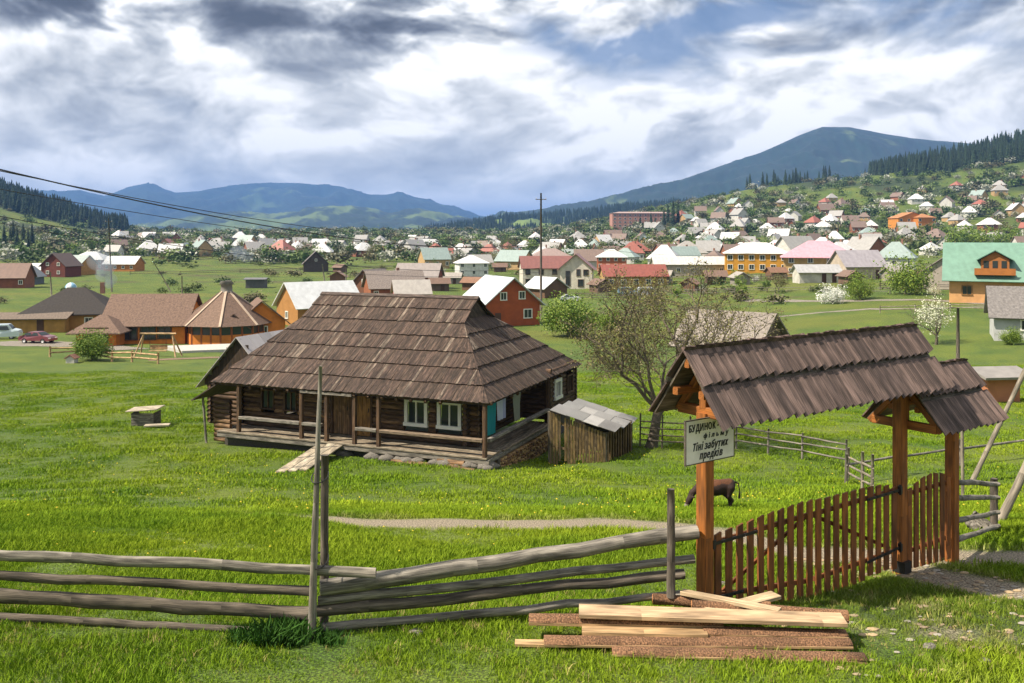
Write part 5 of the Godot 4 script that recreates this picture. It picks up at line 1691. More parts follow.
	t = house("pink_roof_house", "tan two storey house with a large pink roof", 17.0, 12.0, 5.4, 9.0, "hip", Color(0.52, 0.34, 0.14), Color(0.62, 0.34, 0.40), {"win": facade([3.4], 4, 1.4, 1.4) + [["f", -0.8, 0.8, 1.4, 1.4]], "over": 0.9, "door": [["f", 0.55], ["f", 0.75]]})
	put(t, 820, 277, -16)
	t = house("grey_lean_to", "low whitish outbuilding with a grey roof below the pink roofed house", 9.0, 5.0, 2.5, 3.9, "x", Color(0.58, 0.56, 0.50), Color(0.42, 0.42, 0.42), {"door": [["f", 0.2], ["f", 0.7]]})
	put(t, 820, 283, 0)
	t = house("peach_house", "peach house with a big green sheet roof, wooden balcony and dormer", 17.5, 11.0, 4.0, 8.9, "x", Color(0.66, 0.36, 0.15), Color(0.17, 0.31, 0.24), {"win": [["f", -0.72, 1.0, 1.5, 1.5], ["f", -0.32, 0.9, 2.0, 1.6], ["f", 0.5, 0.8, 1.6, 2.2]], "frame": M.door, "over": 1.0})
	var php := put(t, 1014, 303, -27)
	# its balcony dormer
	org = php
	var b := Basis(Vector3.UP, deg_to_rad(-6.0))
	org = Vector3.ZERO
	var dm := part_node("dormer", t)
	for wl in [[Vector3(-4.6, 5.4, 3.2), Vector3(0.0, 5.4, 3.2)]]:
		st = S(); tint = Color(0.40, 0.16, 0.045)
		bar(st, Vector3(-4.4, 5.3, 3.6), Vector3(-0.6, 5.3, 3.6), 3.6, 2.4)
		fan(st, [Vector3(-4.4, 6.5, 5.38), Vector3(-0.6, 6.5, 5.38), Vector3(-2.5, 7.7, 5.38)], Vector3(0, 0, 1))
		obj("wall", st, M.plain, dm)
	for s in [-1.0, 1.0]:
		st = S(); tint = Color(0.16, 0.30, 0.23)
		bar(st, Vector3(-2.5 + s * 1.25, 7.15, 5.9), Vector3(-2.5 + s * 1.25, 7.15, 0.6), 2.95, 0.12, Vector3(s * 0.5, 0.85, 0))
		obj("roof_slope", st, M.sheet, dm)
	for i in 3:
		st = S(); tint = Color.WHITE
		bar(st, Vector3(-3.7 + i * 1.2 - 0.35, 5.75, 5.42), Vector3(-3.7 + i * 1.2 + 0.35, 5.75, 5.42), 0.06, 1.1)
		obj("pane", st, M.glass, dm)
	st = S(); tint = Color(0.42, 0.15, 0.035)
	bar(st, Vector3(-5.3, 4.25, 6.0), Vector3(0.2, 4.25, 6.0), 1.3, 0.16)
	bar(st, Vector3(-5.3, 4.75, 6.6), Vector3(0.2, 4.75, 6.6), 0.08, 0.85)
	tint = Color.WHITE
	obj("balcony", st, M.plain, t)
	t = house("grey_cottage", "whitewashed cottage with a grey shingle roof at the meadow edge", 6.5, 6.0, 2.6, 5.2, "x", Color(0.52, 0.53, 0.53), Color(0.25, 0.23, 0.22), {"win": [["f", -0.1, 0.9, 1.1, 1.2]], "roof_mat": M.tile})
	put(t, 1030, 340, -24)
	t = house("shingled_barn", "old barn with a pale weathered shingle roof behind the bare tree", 7.0, 7.0, 2.2, 4.7, "x", Color(0.13, 0.09, 0.06), Color(0.33, 0.29, 0.25), {"roof_mat": M.tile, "over": 0.5})
	put(t, 714, 372, -38)
	t = house("brick_hut", "small rusty brick hut with a flat sheet roof beyond the side gate", 2.0, 2.0, 1.5, 1.75, "x", Color(0.50, 0.20, 0.10), Color(0.30, 0.28, 0.26), {})
	put(t, 1004, 402, 8)
	# red brown houses over the farmhouse ridge
	t = house("rust_cottage", "rust brown timber cottage with a grey shingle roof and white gable edge", 12.0, 8.0, 2.9, 6.2, "x", Color(0.30, 0.10, 0.04), Color(0.30, 0.25, 0.22), {"win": facade([0.9], 3, 1.1, 1.2), "chimney": 1.0, "roof_mat": M.tile})
	put(t, 398, 300, 20)
	t = house("brown_cottage", "dark brown gabled cottage with a pale window behind the farmhouse ridge", 7.0, 8.0, 3.0, 6.4, "z", Color(0.20, 0.085, 0.045), Color(0.30, 0.26, 0.24), {"win": [["f", 0.0, 3.2, 1.1, 1.1]], "roof_mat": M.tile})
	put(t, 364, 298, -25)
	t = house("maroon_house", "maroon house with a grey roof beyond the rust brown cottage", 11.0, 9.0, 3.4, 6.6, "x", Color(0.24, 0.06, 0.035), Color(0.32, 0.28, 0.26), {"win": facade([0.9], 3, 1.2, 1.2)})
	put(t, 416, 289, -6)
	t = house("pink_gable_shed", "small shed with a red gable and pale grey roof by the farmhouse ridge", 7.0, 6.0, 2.2, 4.6, "x", Color(0.48, 0.12, 0.10), Color(0.42, 0.39, 0.36), {})
	put(t, 413, 303, 14)
	t = house("field_hut", "little dark grey plank hut alone in the green field", 5.0, 4.0, 2.3, 2.6, "x", Color(0.12, 0.12, 0.12), Color(0.17, 0.17, 0.17), {})
	put(t, 255, 288, 4)
	t = house("dark_barn", "black brown gabled timber barn at the field edge", 9.5, 9.0, 3.4, 8.0, "z", Color(0.085, 0.065, 0.055), Color(0.16, 0.13, 0.12), {"win": [["f", 0.0, 4.2, 0.9, 1.0]]})
	put(t, 316, 272, 14)
	t = house("grey_gable_hut", "slate grey gabled hut beside the white roofed shed", 6.0, 7.0, 2.6, 5.2, "z", Color(0.13, 0.15, 0.17), Color(0.15, 0.17, 0.19), {})
	put(t, 24, 285, 8)
	t = house("white_roof_shed", "long pale shed with a white roof among the red houses", 12.0, 7.0, 2.6, 4.6, "x", Color(0.55, 0.42, 0.22), Color(0.74, 0.74, 0.72), {})
	put(t, 36, 277, 10)
	t = house("maroon_gable_house", "dark maroon gabled house with two rows of small windows", 9.0, 9.0, 4.0, 8.0, "z", Color(0.17, 0.045, 0.03), Color(0.12, 0.075, 0.06), {"win": facade([1.0, 3.8], 2, 1.1, 1.2, "f", 0.45)})
	put(t, 53, 277, -8)
	t = house("ochre_house", "ochre house with a grey green sheet roof beside the maroon gabled house", 10.0, 9.0, 4.0, 7.0, "x", Color(0.48, 0.24, 0.07), Color(0.36, 0.42, 0.40), {"win": facade([1.0], 3, 1.2, 1.2)})
	put(t, 68, 275, -12)
	t = house("red_brick_house", "large red brick house with a whitish hipped roof among the trees", 14.0, 10.0, 4.6, 7.6, "hip", Color(0.34, 0.085, 0.045), Color(0.66, 0.66, 0.66), {"win": facade([1.0, 3.2], 4, 1.2, 1.2)})
	put(t, 86, 270, 0)
	t = house("orange_long_house", "orange house with a long white roof at the edge of the field", 13.0, 8.0, 3.0, 5.8, "x", Color(0.50, 0.20, 0.05), Color(0.74, 0.73, 0.72), {"win": facade([0.9], 4, 1.2, 1.2)})
	put(t, 119, 271, -6)
	t = house("brown_end_house", "red brown house with a brown roof at the end of the village street", 9.0, 8.0, 3.0, 6.4, "x", Color(0.28, 0.10, 0.05), Color(0.20, 0.12, 0.09), {"win": facade([0.9], 2, 1.1, 1.2)})
	put(t, 6, 288, 10)
	t = house("brick_school", "long four storey brick red block on the wooded rise", 62.0, 16.0, 15.0, 16.5, "hip", Color(0.46, 0.24, 0.19), Color(0.42, 0.30, 0.27), {"win": facade([1.5, 5.0, 8.5, 12.0], 12, 2.2, 1.8, "f", 0.92)})
	put(t, 643, 228, 4)
	t = house("orange_block", "orange apartment block standing on the village hillside", 22.0, 14.0, 10.0, 14.0, "z", Color(0.62, 0.25, 0.045), Color(0.48, 0.20, 0.06), {"win": facade([1.2, 4.4, 7.6], 4, 2.0, 1.8)})
	put(t, 913, 232, 6)
	t = house("orange_block_wing", "narrower orange wing beside the hillside apartment block", 13.0, 12.0, 10.5, 13.0, "hip", Color(0.60, 0.23, 0.05), Color(0.45, 0.2, 0.08), {"win": facade([1.2, 4.4, 7.6], 2, 2.0, 1.8)})
	put(t, 927, 232, 6)
	t = house("red_roof_hall", "house with a bright red roof between yellow house and pink roof", 13.0, 9.0, 4.4, 7.4, "x", Color(0.44, 0.16, 0.10), Color(0.50, 0.08, 0.06), {})
	put(t, 795, 263, -8)
	t = house("grey_roof_row", "low whitish building with a long grey white roof left of the yellow house", 26.0, 8.0, 3.2, 5.2, "x", Color(0.40, 0.37, 0.32), Color(0.58, 0.57, 0.54), {"win": facade([0.8], 6, 1.2, 1.3)})
	put(t, 700, 275, 0)
	t = house("grey_pyramid_house", "house with a grey pyramid roof behind the long white roof", 14.0, 12.0, 4.0, 8.4, "hip", Color(0.48, 0.43, 0.36), Color(0.36, 0.34, 0.31), {})
	put(t, 690, 262, 0)
	t = house("violet_grey_house", "small house with a violet grey roof beside the willow", 10.0, 8.0, 3.2, 6.6, "x", Color(0.50, 0.42, 0.34), Color(0.36, 0.33, 0.36), {"win": facade([0.9], 2, 1.2, 1.2), "door": [["f", 0.6]]})
	put(t, 866, 279, 10)
	t = house("grey_brown_house", "house with a grey brown roof between willow and green roofed house", 9.0, 8.0, 3.0, 6.2, "z", Color(0.40, 0.35, 0.30), Color(0.34, 0.29, 0.27), {})
	put(t, 945, 290, -30)
	# the many small houses of the valley and the slopes
	var walls := [["white", Color(0.62, 0.61, 0.58)], ["ochre", Color(0.50, 0.33, 0.16)], ["red brown", Color(0.30, 0.12, 0.07)]]
	var roofs := [["white sheet", Color(0.66, 0.66, 0.66)], ["grey slate", Color(0.36, 0.35, 0.34)], ["dull red", Color(0.34, 0.12, 0.09)], ["brown", Color(0.22, 0.16, 0.13)], ["grey green", Color(0.30, 0.38, 0.36)]]
	var proto := {}
	var placed := []
	for n in 420:
		var px := 0.0
		var py := 0.0
		var zone := n % 7
		if zone < 3: px = rng.randf_range(640, 1040); py = lerpf(lerp_table([[640, 222], [740, 206], [850, 196], [1040, 180]], px), 256.0, pow(rng.randf(), 0.9))
		elif zone < 5: px = rng.randf_range(235, 780); py = rng.randf_range(242, 258)
		elif zone == 5: px = rng.randf_range(110, 330); py = lerpf(lerp_table([[110, 232], [200, 241], [330, 244]], px), 259.0, rng.randf())
		else: px = rng.randf_range(430, 900); py = rng.randf_range(254, 270)
		var p := hit(px, py)
		if near_house(p): continue
		var crowded := false
		for q in placed:
			if Vector2(q.x - p.x, (q.z - p.z) * 0.6).length() < 13.0: crowded = true
		if crowded: continue
		placed.append(p)
		var wi = [0, 0, 0, 1, 1, 2][rng.randi() % 6]
		var ri = [0, 0, 0, 1, 1, 1, 2, 3, 3, 4][rng.randi() % 10]
		var key = wi * 8 + ri
		var turn := rng.randf_range(-0.7, 0.7) + (PI / 2 if rng.randf() < 0.4 else 0.0)
		var where: String = "on the orchard hillside" if zone < 3 else ("on the valley floor" if zone < 5 else ("below the wooded slope" if zone == 5 else "beside the valley fields"))
		var said := "small %s walled house with a %s roof %s" % [walls[wi][0], roofs[ri][0], where]
		if not proto.has(key):
			proto[key] = house("village_house", said, 10.0, 8.0, 3.4, 6.8, "x" if (wi + ri) % 2 else "hip", walls[wi][1], roofs[ri][1], {"win": facade([1.0], 3, 1.2, 1.3) + facade([1.0], 2, 1.2, 1.3, "r", 0.5), "chimney": 1.6}, "small houses of the village")
			proto[key].position = p
			proto[key].rotation.y = turn
		else:
			var s := rng.randf_range(0.85, 1.3)
			copy(proto[key], p, turn, Vector3(s, s * rng.randf_range(0.9, 1.25), s), said)
	for p in placed: plots.append(Vector3(p.x, 6.5, p.z))
	# smoke from the kitchen chimney and from a garden fire
	for n in 9:
		var u := n / 5.0
		var sm := [smoke_at + Vector3(3.9 - 1.6 * u + 0.6 * sin(n * 2.1), 6.6 + 3.6 * u, -5.4 - u), Vector3.ONE * (1.5 + 1.9 * u), 0.3 / (1.0 + 1.2 * u)]
		if n > 5: sm = [hit(238, 263) + Vector3((n - 7) * 4.0, 3.0 + 3.0 * (n % 2), 0), Vector3(9, 6, 8), 0.06]
		var f := FogVolume.new()
		f.name = numbered("smoke")
		f.shape = RenderingServer.FOG_VOLUME_SHAPE_ELLIPSOID
		f.size = sm[1]
		var fm := FogMaterial.new()
		fm.density = sm[2]
		fm.albedo = Color(0.80, 0.88, 0.96)
		fm.edge_fade = 0.6
		f.material = fm
		f.position = sm[0]
		add_child(f, true)
		tag(f, "bluish white smoke puff rising from the kitchen building chimney" if n < 6 else "pale smoke puff low over the far green field", "smoke", "chimney smoke puffs" if n < 6 else "field smoke puffs")
	org = Vector3.ZERO

# ---------- roads, poles, cars, fences, cow ----------
func ribbon(called: String, px_pts: Array, half: float, m: Material, lift := 0.03):
	var st := S(true)
	var pts := []
	for p in px_pts: pts.append(hit(p[0], p[1]))
	var fine := []
	for i in pts.size() - 1:
		for j in 14: fine.append(pts[i].lerp(pts[i + 1], j / 14.0))
	fine.append(pts[-1])
	var prev := []
	for i in fine.size():
		var dir: Vector3 = (fine[mini(i + 1, fine.size() - 1)] - fine[maxi(i - 1, 0)])
		dir.y = 0
		var side := dir.normalized().cross(Vector3.UP) * half * (1.0 + 0.2 * n_fine.get_noise_1d(i * 1.3))
		var row := []
		for k in 3:
			var q: Vector3 = fine[i] + side * (k - 1.0)
			row.append(at(q.x, -q.z, lift + (0.02 if k == 1 else 0.0)))
		if i > 0:
			for k in 2: quad(st, prev[k], prev[k + 1], row[k + 1], row[k])
		prev = row
	obj(called, st, m).set_meta("kind", "structure")
func rails(called: String, label: String, pts: Array, heights: Array, r: float, m: Material, post_h: float, group := ""):   # a fence along pixel points
	var t := thing(called, label, "fence", hit(pts[0][0], pts[0][1]), group)
	for i in pts.size():
		var p := hit(pts[i][0], pts[i][1])
		obj("post", pole_shape(p - Vector3(0, 0.3, 0), p + Vector3(0.02, post_h, 0), r * 1.25, r * 1.1, 0.0, 3, 6), m, t)
		if i < pts.size() - 1:
			var q := hit(pts[i + 1][0], pts[i + 1][1])
			for h in heights: obj("rail", pole_shape(p + Vector3(0, h, 0.05), q + Vector3(0, h + rng.randf_range(-0.05, 0.05), 0.05), r, r * 0.9, 0.01, 3, 6), m, t)
	org = Vector3.ZERO
func utility_pole(label: String, base: Vector3, h: float, r: float, lean: float, m: Material, arms := 1):
	var t := thing("utility_pole", label, "pole", base)
	var top := base + Vector3(lean, h, 0)
	var st := S(true)
	tube(st, [base - Vector3(0, 0.5, 0), base.lerp(top, 0.5), top], [r, r * 0.85, r * 0.65], 8)
	obj("shaft", st, m, t)
	for i in arms:
		st = S()
		var c := base.lerp(top, 0.95 - 0.08 * i)
		bar(st, c - Vector3(0.9, 0, 0), c + Vector3(0.9, 0, 0), 0.1, 0.12)
		obj("crossarm", st, m, t)
		for x in [-0.8, 0.8]:
			st = S()
			tint = Color(0.6, 0.6, 0.58)
			tube(st, [c + Vector3(x, 0.05, 0), c + Vector3(x, 0.3, 0)], [0.06, 0.05], 6)
			tint = Color.WHITE
			obj("insulator", st, M.plain, t)
	org = Vector3.ZERO
func cable(label: String, a: Vector3, b: Vector3, sag: float, r: float):
	var t := thing("power_cable", label, "cable", (a + b) / 2.0)
	var st := S(true)
	var pts := []
	var rad := []
	for i in 41:
		var f := i / 40.0
		pts.append(a.lerp(b, f) - Vector3(0, sag * 4.0 * f * (1.0 - f), 0))
		rad.append(r)
	tube(st, pts, rad, 5, false)
	obj("wire", st, M.cable, t)
	org = Vector3.ZERO
func car(called: String, label: String, base: Vector3, turn: float, col: Color, van: bool):
	var t := thing(called, label, "car", Vector3.ZERO)
	var side := [[-2.2, 0.35], [-2.25, 0.75], [-2.0, 0.92], [-1.55, 1.0], [-0.95, 1.42], [0.35, 1.46], [1.15, 1.02], [2.0, 0.88], [2.2, 0.65], [2.2, 0.35]]
	if van: side = [[-2.2, 0.35], [-2.3, 1.0], [-2.2, 1.85], [-1.9, 2.0], [0.9, 2.0], [1.5, 1.35], [2.2, 1.15], [2.35, 0.8], [2.3, 0.35]]
	var st := S()
	tint = col
	var l := []
	var r := []
	for p in side:
		var hw: float = 0.84 if p[1] < 1.05 else 0.64
		if van: hw = 0.92 if p[1] < 1.3 else 0.82
		l.append(Vector3(p[0], p[1], hw)); r.append(Vector3(p[0], p[1], -hw))
	for i in side.size(): quad(st, l[i], l[(i + 1) % side.size()], r[(i + 1) % side.size()], r[i])
	for i in range(1, side.size() - 1):
		tri(st, l[0], l[i], l[i + 1]); tri(st, r[0], r[i + 1], r[i])
	obj("body", st, M.paint, t)
	tint = Color.WHITE
	for s in [-1.0, 1.0]:
		for wn in ([[-1.35, -0.45, 1.02, 1.36], [-0.35, 0.55, 1.02, 1.38]] if not van else [[-1.9, -0.7, 1.25, 1.8], [-0.5, 0.95, 1.25, 1.8]]):
			st = S()
			var z0: float = s * (0.845 if not van else 0.93)
			var z1: float = s * (0.675 if not van else 0.85)
			fan(st, [Vector3(wn[0], wn[2], z0), Vector3(wn[1] + 0.2, wn[2], z0), Vector3(wn[1] - 0.1, wn[3], z1), Vector3(wn[0] + 0.3, wn[3], z1)], Vector3(0, 0, s))
			obj("side_window", st, M.glass, t)
		for x in [-1.35, 1.35]:
			st = S(true)
			tube(st, [Vector3(x, 0.32, s * 0.62), Vector3(x, 0.32, s * 0.87)], [0.32, 0.32], 14)
			var wh := obj("wheel", st, M.rubber, t)
			st = S(true)
			tint = Color(0.5, 0.5, 0.52)
			tube(st, [Vector3(x, 0.32, s * 0.87), Vector3(x, 0.32, s * 0.885)], [0.2, 0.19], 12)
			obj("rim", st, M.sheet, wh)
			tint = Color.WHITE
		st = S()
		tint = Color(0.8, 0.8, 0.78)
		box(st, Vector3(2.17 if not van else 2.32, 0.68, s * 0.6), Vector3(0.1, 0.15, 0.34))
		obj("headlight", st, M.paint, t)
		tint = Color.WHITE
	st = S()
	var wsx := [0.38, 1.44, 1.12, 1.03] if not van else [0.93, 1.97, 1.48, 1.36]
	fan(st, [Vector3(wsx[0], wsx[1], 0.6), Vector3(wsx[0], wsx[1], -0.6), Vector3(wsx[2] + 0.02, wsx[3] + 0.02, -0.78), Vector3(wsx[2] + 0.02, wsx[3] + 0.02, 0.78)], Vector3(1, 1, 0))
	obj("windscreen", st, M.glass, t)
	t.position = base
	t.rotation.y = turn
	org = Vector3.ZERO
# a smooth body from tapered bones, meshed as surface nets
func skin(st: SurfaceTool, bones: Array, cell: float, paint: Array):
	var lo := Vector3.ONE * 1e9
	var hi := -lo
	for b in bones:
		for e in [[b[0], b[2]], [b[1], b[3]]]:
			lo = lo.min(e[0] - Vector3.ONE * (e[1] + cell * 3)); hi = hi.max(e[0] + Vector3.ONE * (e[1] + cell * 3))
	var n := Vector3i(((hi - lo) / cell).ceil()) + Vector3i.ONE
	var f := PackedFloat32Array()
	f.resize(n.x * n.y * n.z)
	for z in n.z:
		for y in n.y:
			for x in n.x:
				var p := lo + Vector3(x, y, z) * cell
				var s := 9.0
				for b in bones:
					var ab: Vector3 = b[1] - b[0]
					var h := clampf((p - b[0]).dot(ab) / ab.length_squared(), 0.0, 1.0)
					var dd: float = p.distance_to(b[0] + ab * h) - lerpf(b[2], b[3], h)
					var kk := clampf(0.5 + 0.5 * (s - dd) / 0.05, 0.0, 1.0)
					s = lerpf(s, dd, kk) - 0.05 * kk * (1.0 - kk)
				f[(z * n.y + y) * n.x + x] = s
	var vert := {}
	for z in n.z - 1:
		for y in n.y - 1:
			for x in n.x - 1:
				var c := Vector3.ZERO
				var m := 0
				for e in [[0, 0, 0, 1, 0, 0], [0, 1, 0, 1, 1, 0], [0, 0, 1, 1, 0, 1], [0, 1, 1, 1, 1, 1], [0, 0, 0, 0, 1, 0], [1, 0, 0, 1, 1, 0], [0, 0, 1, 0, 1, 1], [1, 0, 1, 1, 1, 1], [0, 0, 0, 0, 0, 1], [1, 0, 0, 1, 0, 1], [0, 1, 0, 0, 1, 1], [1, 1, 0, 1, 1, 1]]:
					var fa := f[((z + e[2]) * n.y + y + e[1]) * n.x + x + e[0]]
					var fb := f[((z + e[5]) * n.y + y + e[4]) * n.x + x + e[3]]
					if (fa < 0.0) != (fb < 0.0):
						var tt := fa / (fa - fb)
						c += Vector3(e[0], e[1], e[2]).lerp(Vector3(e[3], e[4], e[5]), tt); m += 1
				if m: vert[Vector3i(x, y, z)] = lo + (Vector3(x, y, z) + c / m) * cell
	for z in range(1, n.z - 1):
		for y in range(1, n.y - 1):
			for x in range(1, n.x - 1):
				var f0 := f[(z * n.y + y) * n.x + x]
				for ax in 3:
					var o := Vector3i(1 if ax == 0 else 0, 1 if ax == 1 else 0, 1 if ax == 2 else 0)
					var f1 := f[((z + o.z) * n.y + y + o.y) * n.x + x + o.x]
					if (f0 < 0.0) == (f1 < 0.0): continue
					var u := Vector3i(o.z, o.x, o.y)
					var w := Vector3i(o.y, o.z, o.x)
					var p := Vector3i(x, y, z)
					var q := [vert[p - u - w], vert[p - w], vert[p], vert[p - u]]
					if f0 >= 0.0: q.reverse()
					for i in [0, 1, 2, 0, 2, 3]:
						tint = paint[0]
						for pp in paint[1]:
							if q[i].distance_to(pp[0]) < pp[1] + 0.03 * n_fine.get_noise_3dv(q[i] * 9.0): tint = pp[2]
						vx(st, q[i], Vector2.ZERO)
	tint = Color.WHITE
func build_cow():
	var t := thing("grazing_cow", "dark brown young cow with a pale face grazing behind the gate post", "cow", Vector3.ZERO)
	var bones := [
		[Vector3(-0.42, 0.78, 0), Vector3(0.0, 0.74, 0), 0.22, 0.25], [Vector3(0.0, 0.74, 0), Vector3(0.46, 0.82, 0), 0.25, 0.2], [Vector3(-0.42, 0.68, 0), Vector3(0.35, 0.68, 0), 0.2, 0.19],
		[Vector3(-0.5, 0.85, 0), Vector3(-0.8, 0.6, 0), 0.15, 0.1], [Vector3(-0.8, 0.6, 0), Vector3(-0.92, 0.36, 0.02), 0.1, 0.095], [Vector3(-0.9, 0.4, 0.02), Vector3(-1.04, 0.14, 0.03), 0.1, 0.065],
		[Vector3(-0.84, 0.47, 0.09), Vector3(-0.8, 0.5, 0.2), 0.03, 0.035], [Vector3(-0.84, 0.47, -0.07), Vector3(-0.8, 0.5, -0.18), 0.03, 0.035]]
	for s in [-1.0, 1.0]:
		bones.append([Vector3(-0.42, 0.68, s * 0.12), Vector3(-0.44, 0.36, s * 0.13), 0.11, 0.06]); bones.append([Vector3(-0.44, 0.36, s * 0.13), Vector3(-0.42 + s * 0.05, 0.05, s * 0.13), 0.055, 0.045])
		bones.append([Vector3(0.44, 0.74, s * 0.12), Vector3(0.36, 0.48, s * 0.14), 0.16, 0.09]); bones.append([Vector3(0.36, 0.48, s * 0.14), Vector3(0.5, 0.34, s * 0.14), 0.08, 0.055]); bones.append([Vector3(0.5, 0.34, s * 0.14), Vector3(0.46 - s * 0.06, 0.05, s * 0.14), 0.05, 0.045])
	var st := S(true)
	var dark := Color(0.055, 0.026, 0.016)
	skin(st, bones, 0.03, [dark, [[Vector3(-0.1, 1.05, 0), 0.3, Color(0.22, 0.075, 0.025)], [Vector3(0.3, 1.05, 0), 0.25, Color(0.18, 0.065, 0.022)], [Vector3(-1.06, 0.1, 0.03), 0.16, Color(0.5, 0.42, 0.36)]]])
	obj("body", st, M.fur, t)
	st = S(true)
	tint = dark
	tube(st, [Vector3(0.62, 0.9, 0), Vector3(0.76, 0.86, 0.02), Vector3(0.8, 0.6, 0.03), Vector3(0.79, 0.36, 0.02)], [0.03, 0.024, 0.018, 0.04], 6)
	obj("tail", st, M.fur, t)
	for s in [-1.0, 1.0]:
		st = S(true)
		tint = Color(0.3, 0.26, 0.2)
		tube(st, [Vector3(-0.84, 0.5, 0.02 + s * 0.05), Vector3(-0.84, 0.58, 0.02 + s * 0.13)], [0.02, 0.006], 6)
		obj("horn", st, M.fur, t)
	tint = Color.WHITE
	var p := hit(716, 509)
	t.position = p - Vector3(0.0, 0.02, 0)
	t.rotation.y = 0.12
	t.scale = Vector3.ONE * 0.68
	org = Vector3.ZERO
func build_details():
	ribbon("gravel_lane", [[745, 300], [800, 301], [860, 301], [930, 300], [990, 304]], 1.3, M.gravel)
	ribbon("field_track", [[770, 317], [830, 312], [870, 309], [930, 309], [985, 307]], 0.7, M.gravel)
	ribbon("yard", [[-10, 343], [40, 344], [90, 344], [130, 350]], 2.4, M.gravel)
	ribbon("earth_track", [[150, 360], [200, 358], [240, 357], [290, 352]], 1.2, M.earth)
	ribbon("dirt_path", [[0, 322], [30, 318], [60, 314]], 1.5, M.earth)
	# fences near and far
	rails("pasture_fence", "grey pole fence across the pasture behind the sign", [[736, 449], [768, 455], [802, 460], [846, 468]], [0.35, 0.62, 0.88], 0.035, M.rail, 1.0)
	rails("pasture_corner_fence", "whitish slanting pole fence corner seen above the gate pickets", [[848, 482], [862, 492], [872, 497]], [0.3, 0.55, 0.8], 0.035, M.pale_pole, 1.1)
	rails("long_pole_fence", "single pale rail fence running behind the two gate posts", [[846, 484], [905, 474], [960, 466], [1030, 456]], [0.62], 0.045, M.rail, 0.95)
	rails("brushwood_fence", "rickety pole fence beside the bare tree", [[640, 447], [662, 449], [690, 451], [715, 447], [736, 449]], [0.3, 0.55, 0.8, 1.05], 0.03, M.rail_dark, 1.35)
	rails("restaurant_fence", "low log rail fence in front of the wooden restaurant", [[50, 357], [78, 356], [112, 362], [132, 362], [158, 364]], [0.45, 0.9], 0.09, M.fresh_1, 1.1)
	rails("field_fence", "thin pole fence below the yellow and pink roofed houses", [[745, 292], [775, 293], [810, 292], [850, 293], [890, 294]], [0.5, 1.0], 0.06, M.rail, 1.2)
	rails("lane_fence", "low pale fence along the lane before the green roofed house", [[880, 313], [915, 312], [950, 311], [985, 312], [1005, 313]], [0.5, 0.9], 0.07, M.pale_pole, 1.1)
	rails("valley_fence", "grey fence along the far field edge", [[130, 275], [180, 275], [240, 273], [300, 271], [350, 270], [400, 268]], [0.6, 1.2], 0.09, M.rail_dark, 1.4)
	# garden plots of the village: fences, sheds, hedges
	var fn := 0
	for g in [[430, 283, 520, 281], [560, 299, 640, 300], [640, 297, 735, 294], [690, 284, 770, 282], [600, 279, 690, 279], [455, 268, 540, 266], [330, 279, 430, 277], [735, 279, 800, 281], [850, 272, 940, 271], [880, 290, 950, 292]]:
		var pts := []
		for i in 6: pts.append([lerpf(g[0], g[2], i / 5.0), lerpf(g[1], g[3], i / 5.0)])
		rails("garden_fence", ["grey garden fence", "brown garden fence"][fn % 2] + " around a village plot", pts, [0.45, 0.9, 1.25], 0.08, [M.rail, M.rail_dark][fn % 2], 1.5, "garden fences of the village")
		fn += 1
	var shed_cols := [Color(0.16, 0.10, 0.07), Color(0.30, 0.27, 0.24), Color(0.20, 0.105, 0.06)]
	var shed_says := ["dark brown", "grey", "rusty brown"]
	var sheds := [[440, 291], [452, 284], [470, 290], [600, 292], [662, 283], [690, 291], [715, 284], [740, 285], [776, 279], [850, 284], [895, 281], [925, 285], [500, 272], [530, 276], [606, 276], [670, 271], [712, 266], [338, 284], [340, 272], [430, 276]]
	var sp := {}
	for i in sheds.size():
		var c := i % 3
		var said := "little %s garden shed with a low pitched roof in the village plots" % shed_says[c]
		if not sp.has(c):
			sp[c] = house("garden_shed", said, 4.6, 3.6, 2.1, 3.2, "x", shed_cols[c], shade(shed_cols[c], 1.25), {"door": [["f", 0.3]]}, "garden sheds of the village")
			sp[c].set_meta("category", "shed")
			put(sp[c], sheds[i][0], sheds[i][1], rng.randf_range(-30, 30))
		else:
			copy(sp[c], hit(sheds[i][0], sheds[i][1]), rng.randf_range(-0.6, 0.6) + (PI / 2 if i % 2 else 0.0), Vector3.ONE * rng.randf_range(0.8, 1.25))
	org = Vector3.ZERO
	# old post and rails right of the foot gate, and leaning poles
	var t := thing("yard_fence", "short weathered rail fence with a stout post beside the foot gate", "fence", hit(985, 530))
	var pb := hit(994, 532)
	obj("post", pole_shape(pb - Vector3(0, 0.3, 0), pb + Vector3(0.0, 0.95, 0), 0.075, 0.065, 0.0), M.rail_dark, t)
	for h in [[-3.72, 0.86], [-3.95, 0.62], [-4.3, 0.36], [-4.6, 0.12]]:
		var a := G(5.43, 0.0, h[0])
		obj("rail", pole_shape(a, pb + Vector3(0.06, h[1], 0.03), 0.045, 0.04, 0.012), M.rail, t)
	for i in 4: obj("root_stump", pole_shape(pb + Vector3(-0.1 - 0.1 * i, 0.1, 0.05), pb + Vector3(-0.35 - 0.05 * i, 0.35 - 0.05 * i, 0.0), 0.08, 0.04, 0.02), M.rail, t)
	org = Vector3.ZERO
	var lp := [[[972, 482, 15.2], [1034, 352, 15.2], "long pale pole leaning against the foot gate roof"], [[1000, 522, 14.0], [1060, 395, 14.0], "second leaning pole beyond the stout fence post"]]
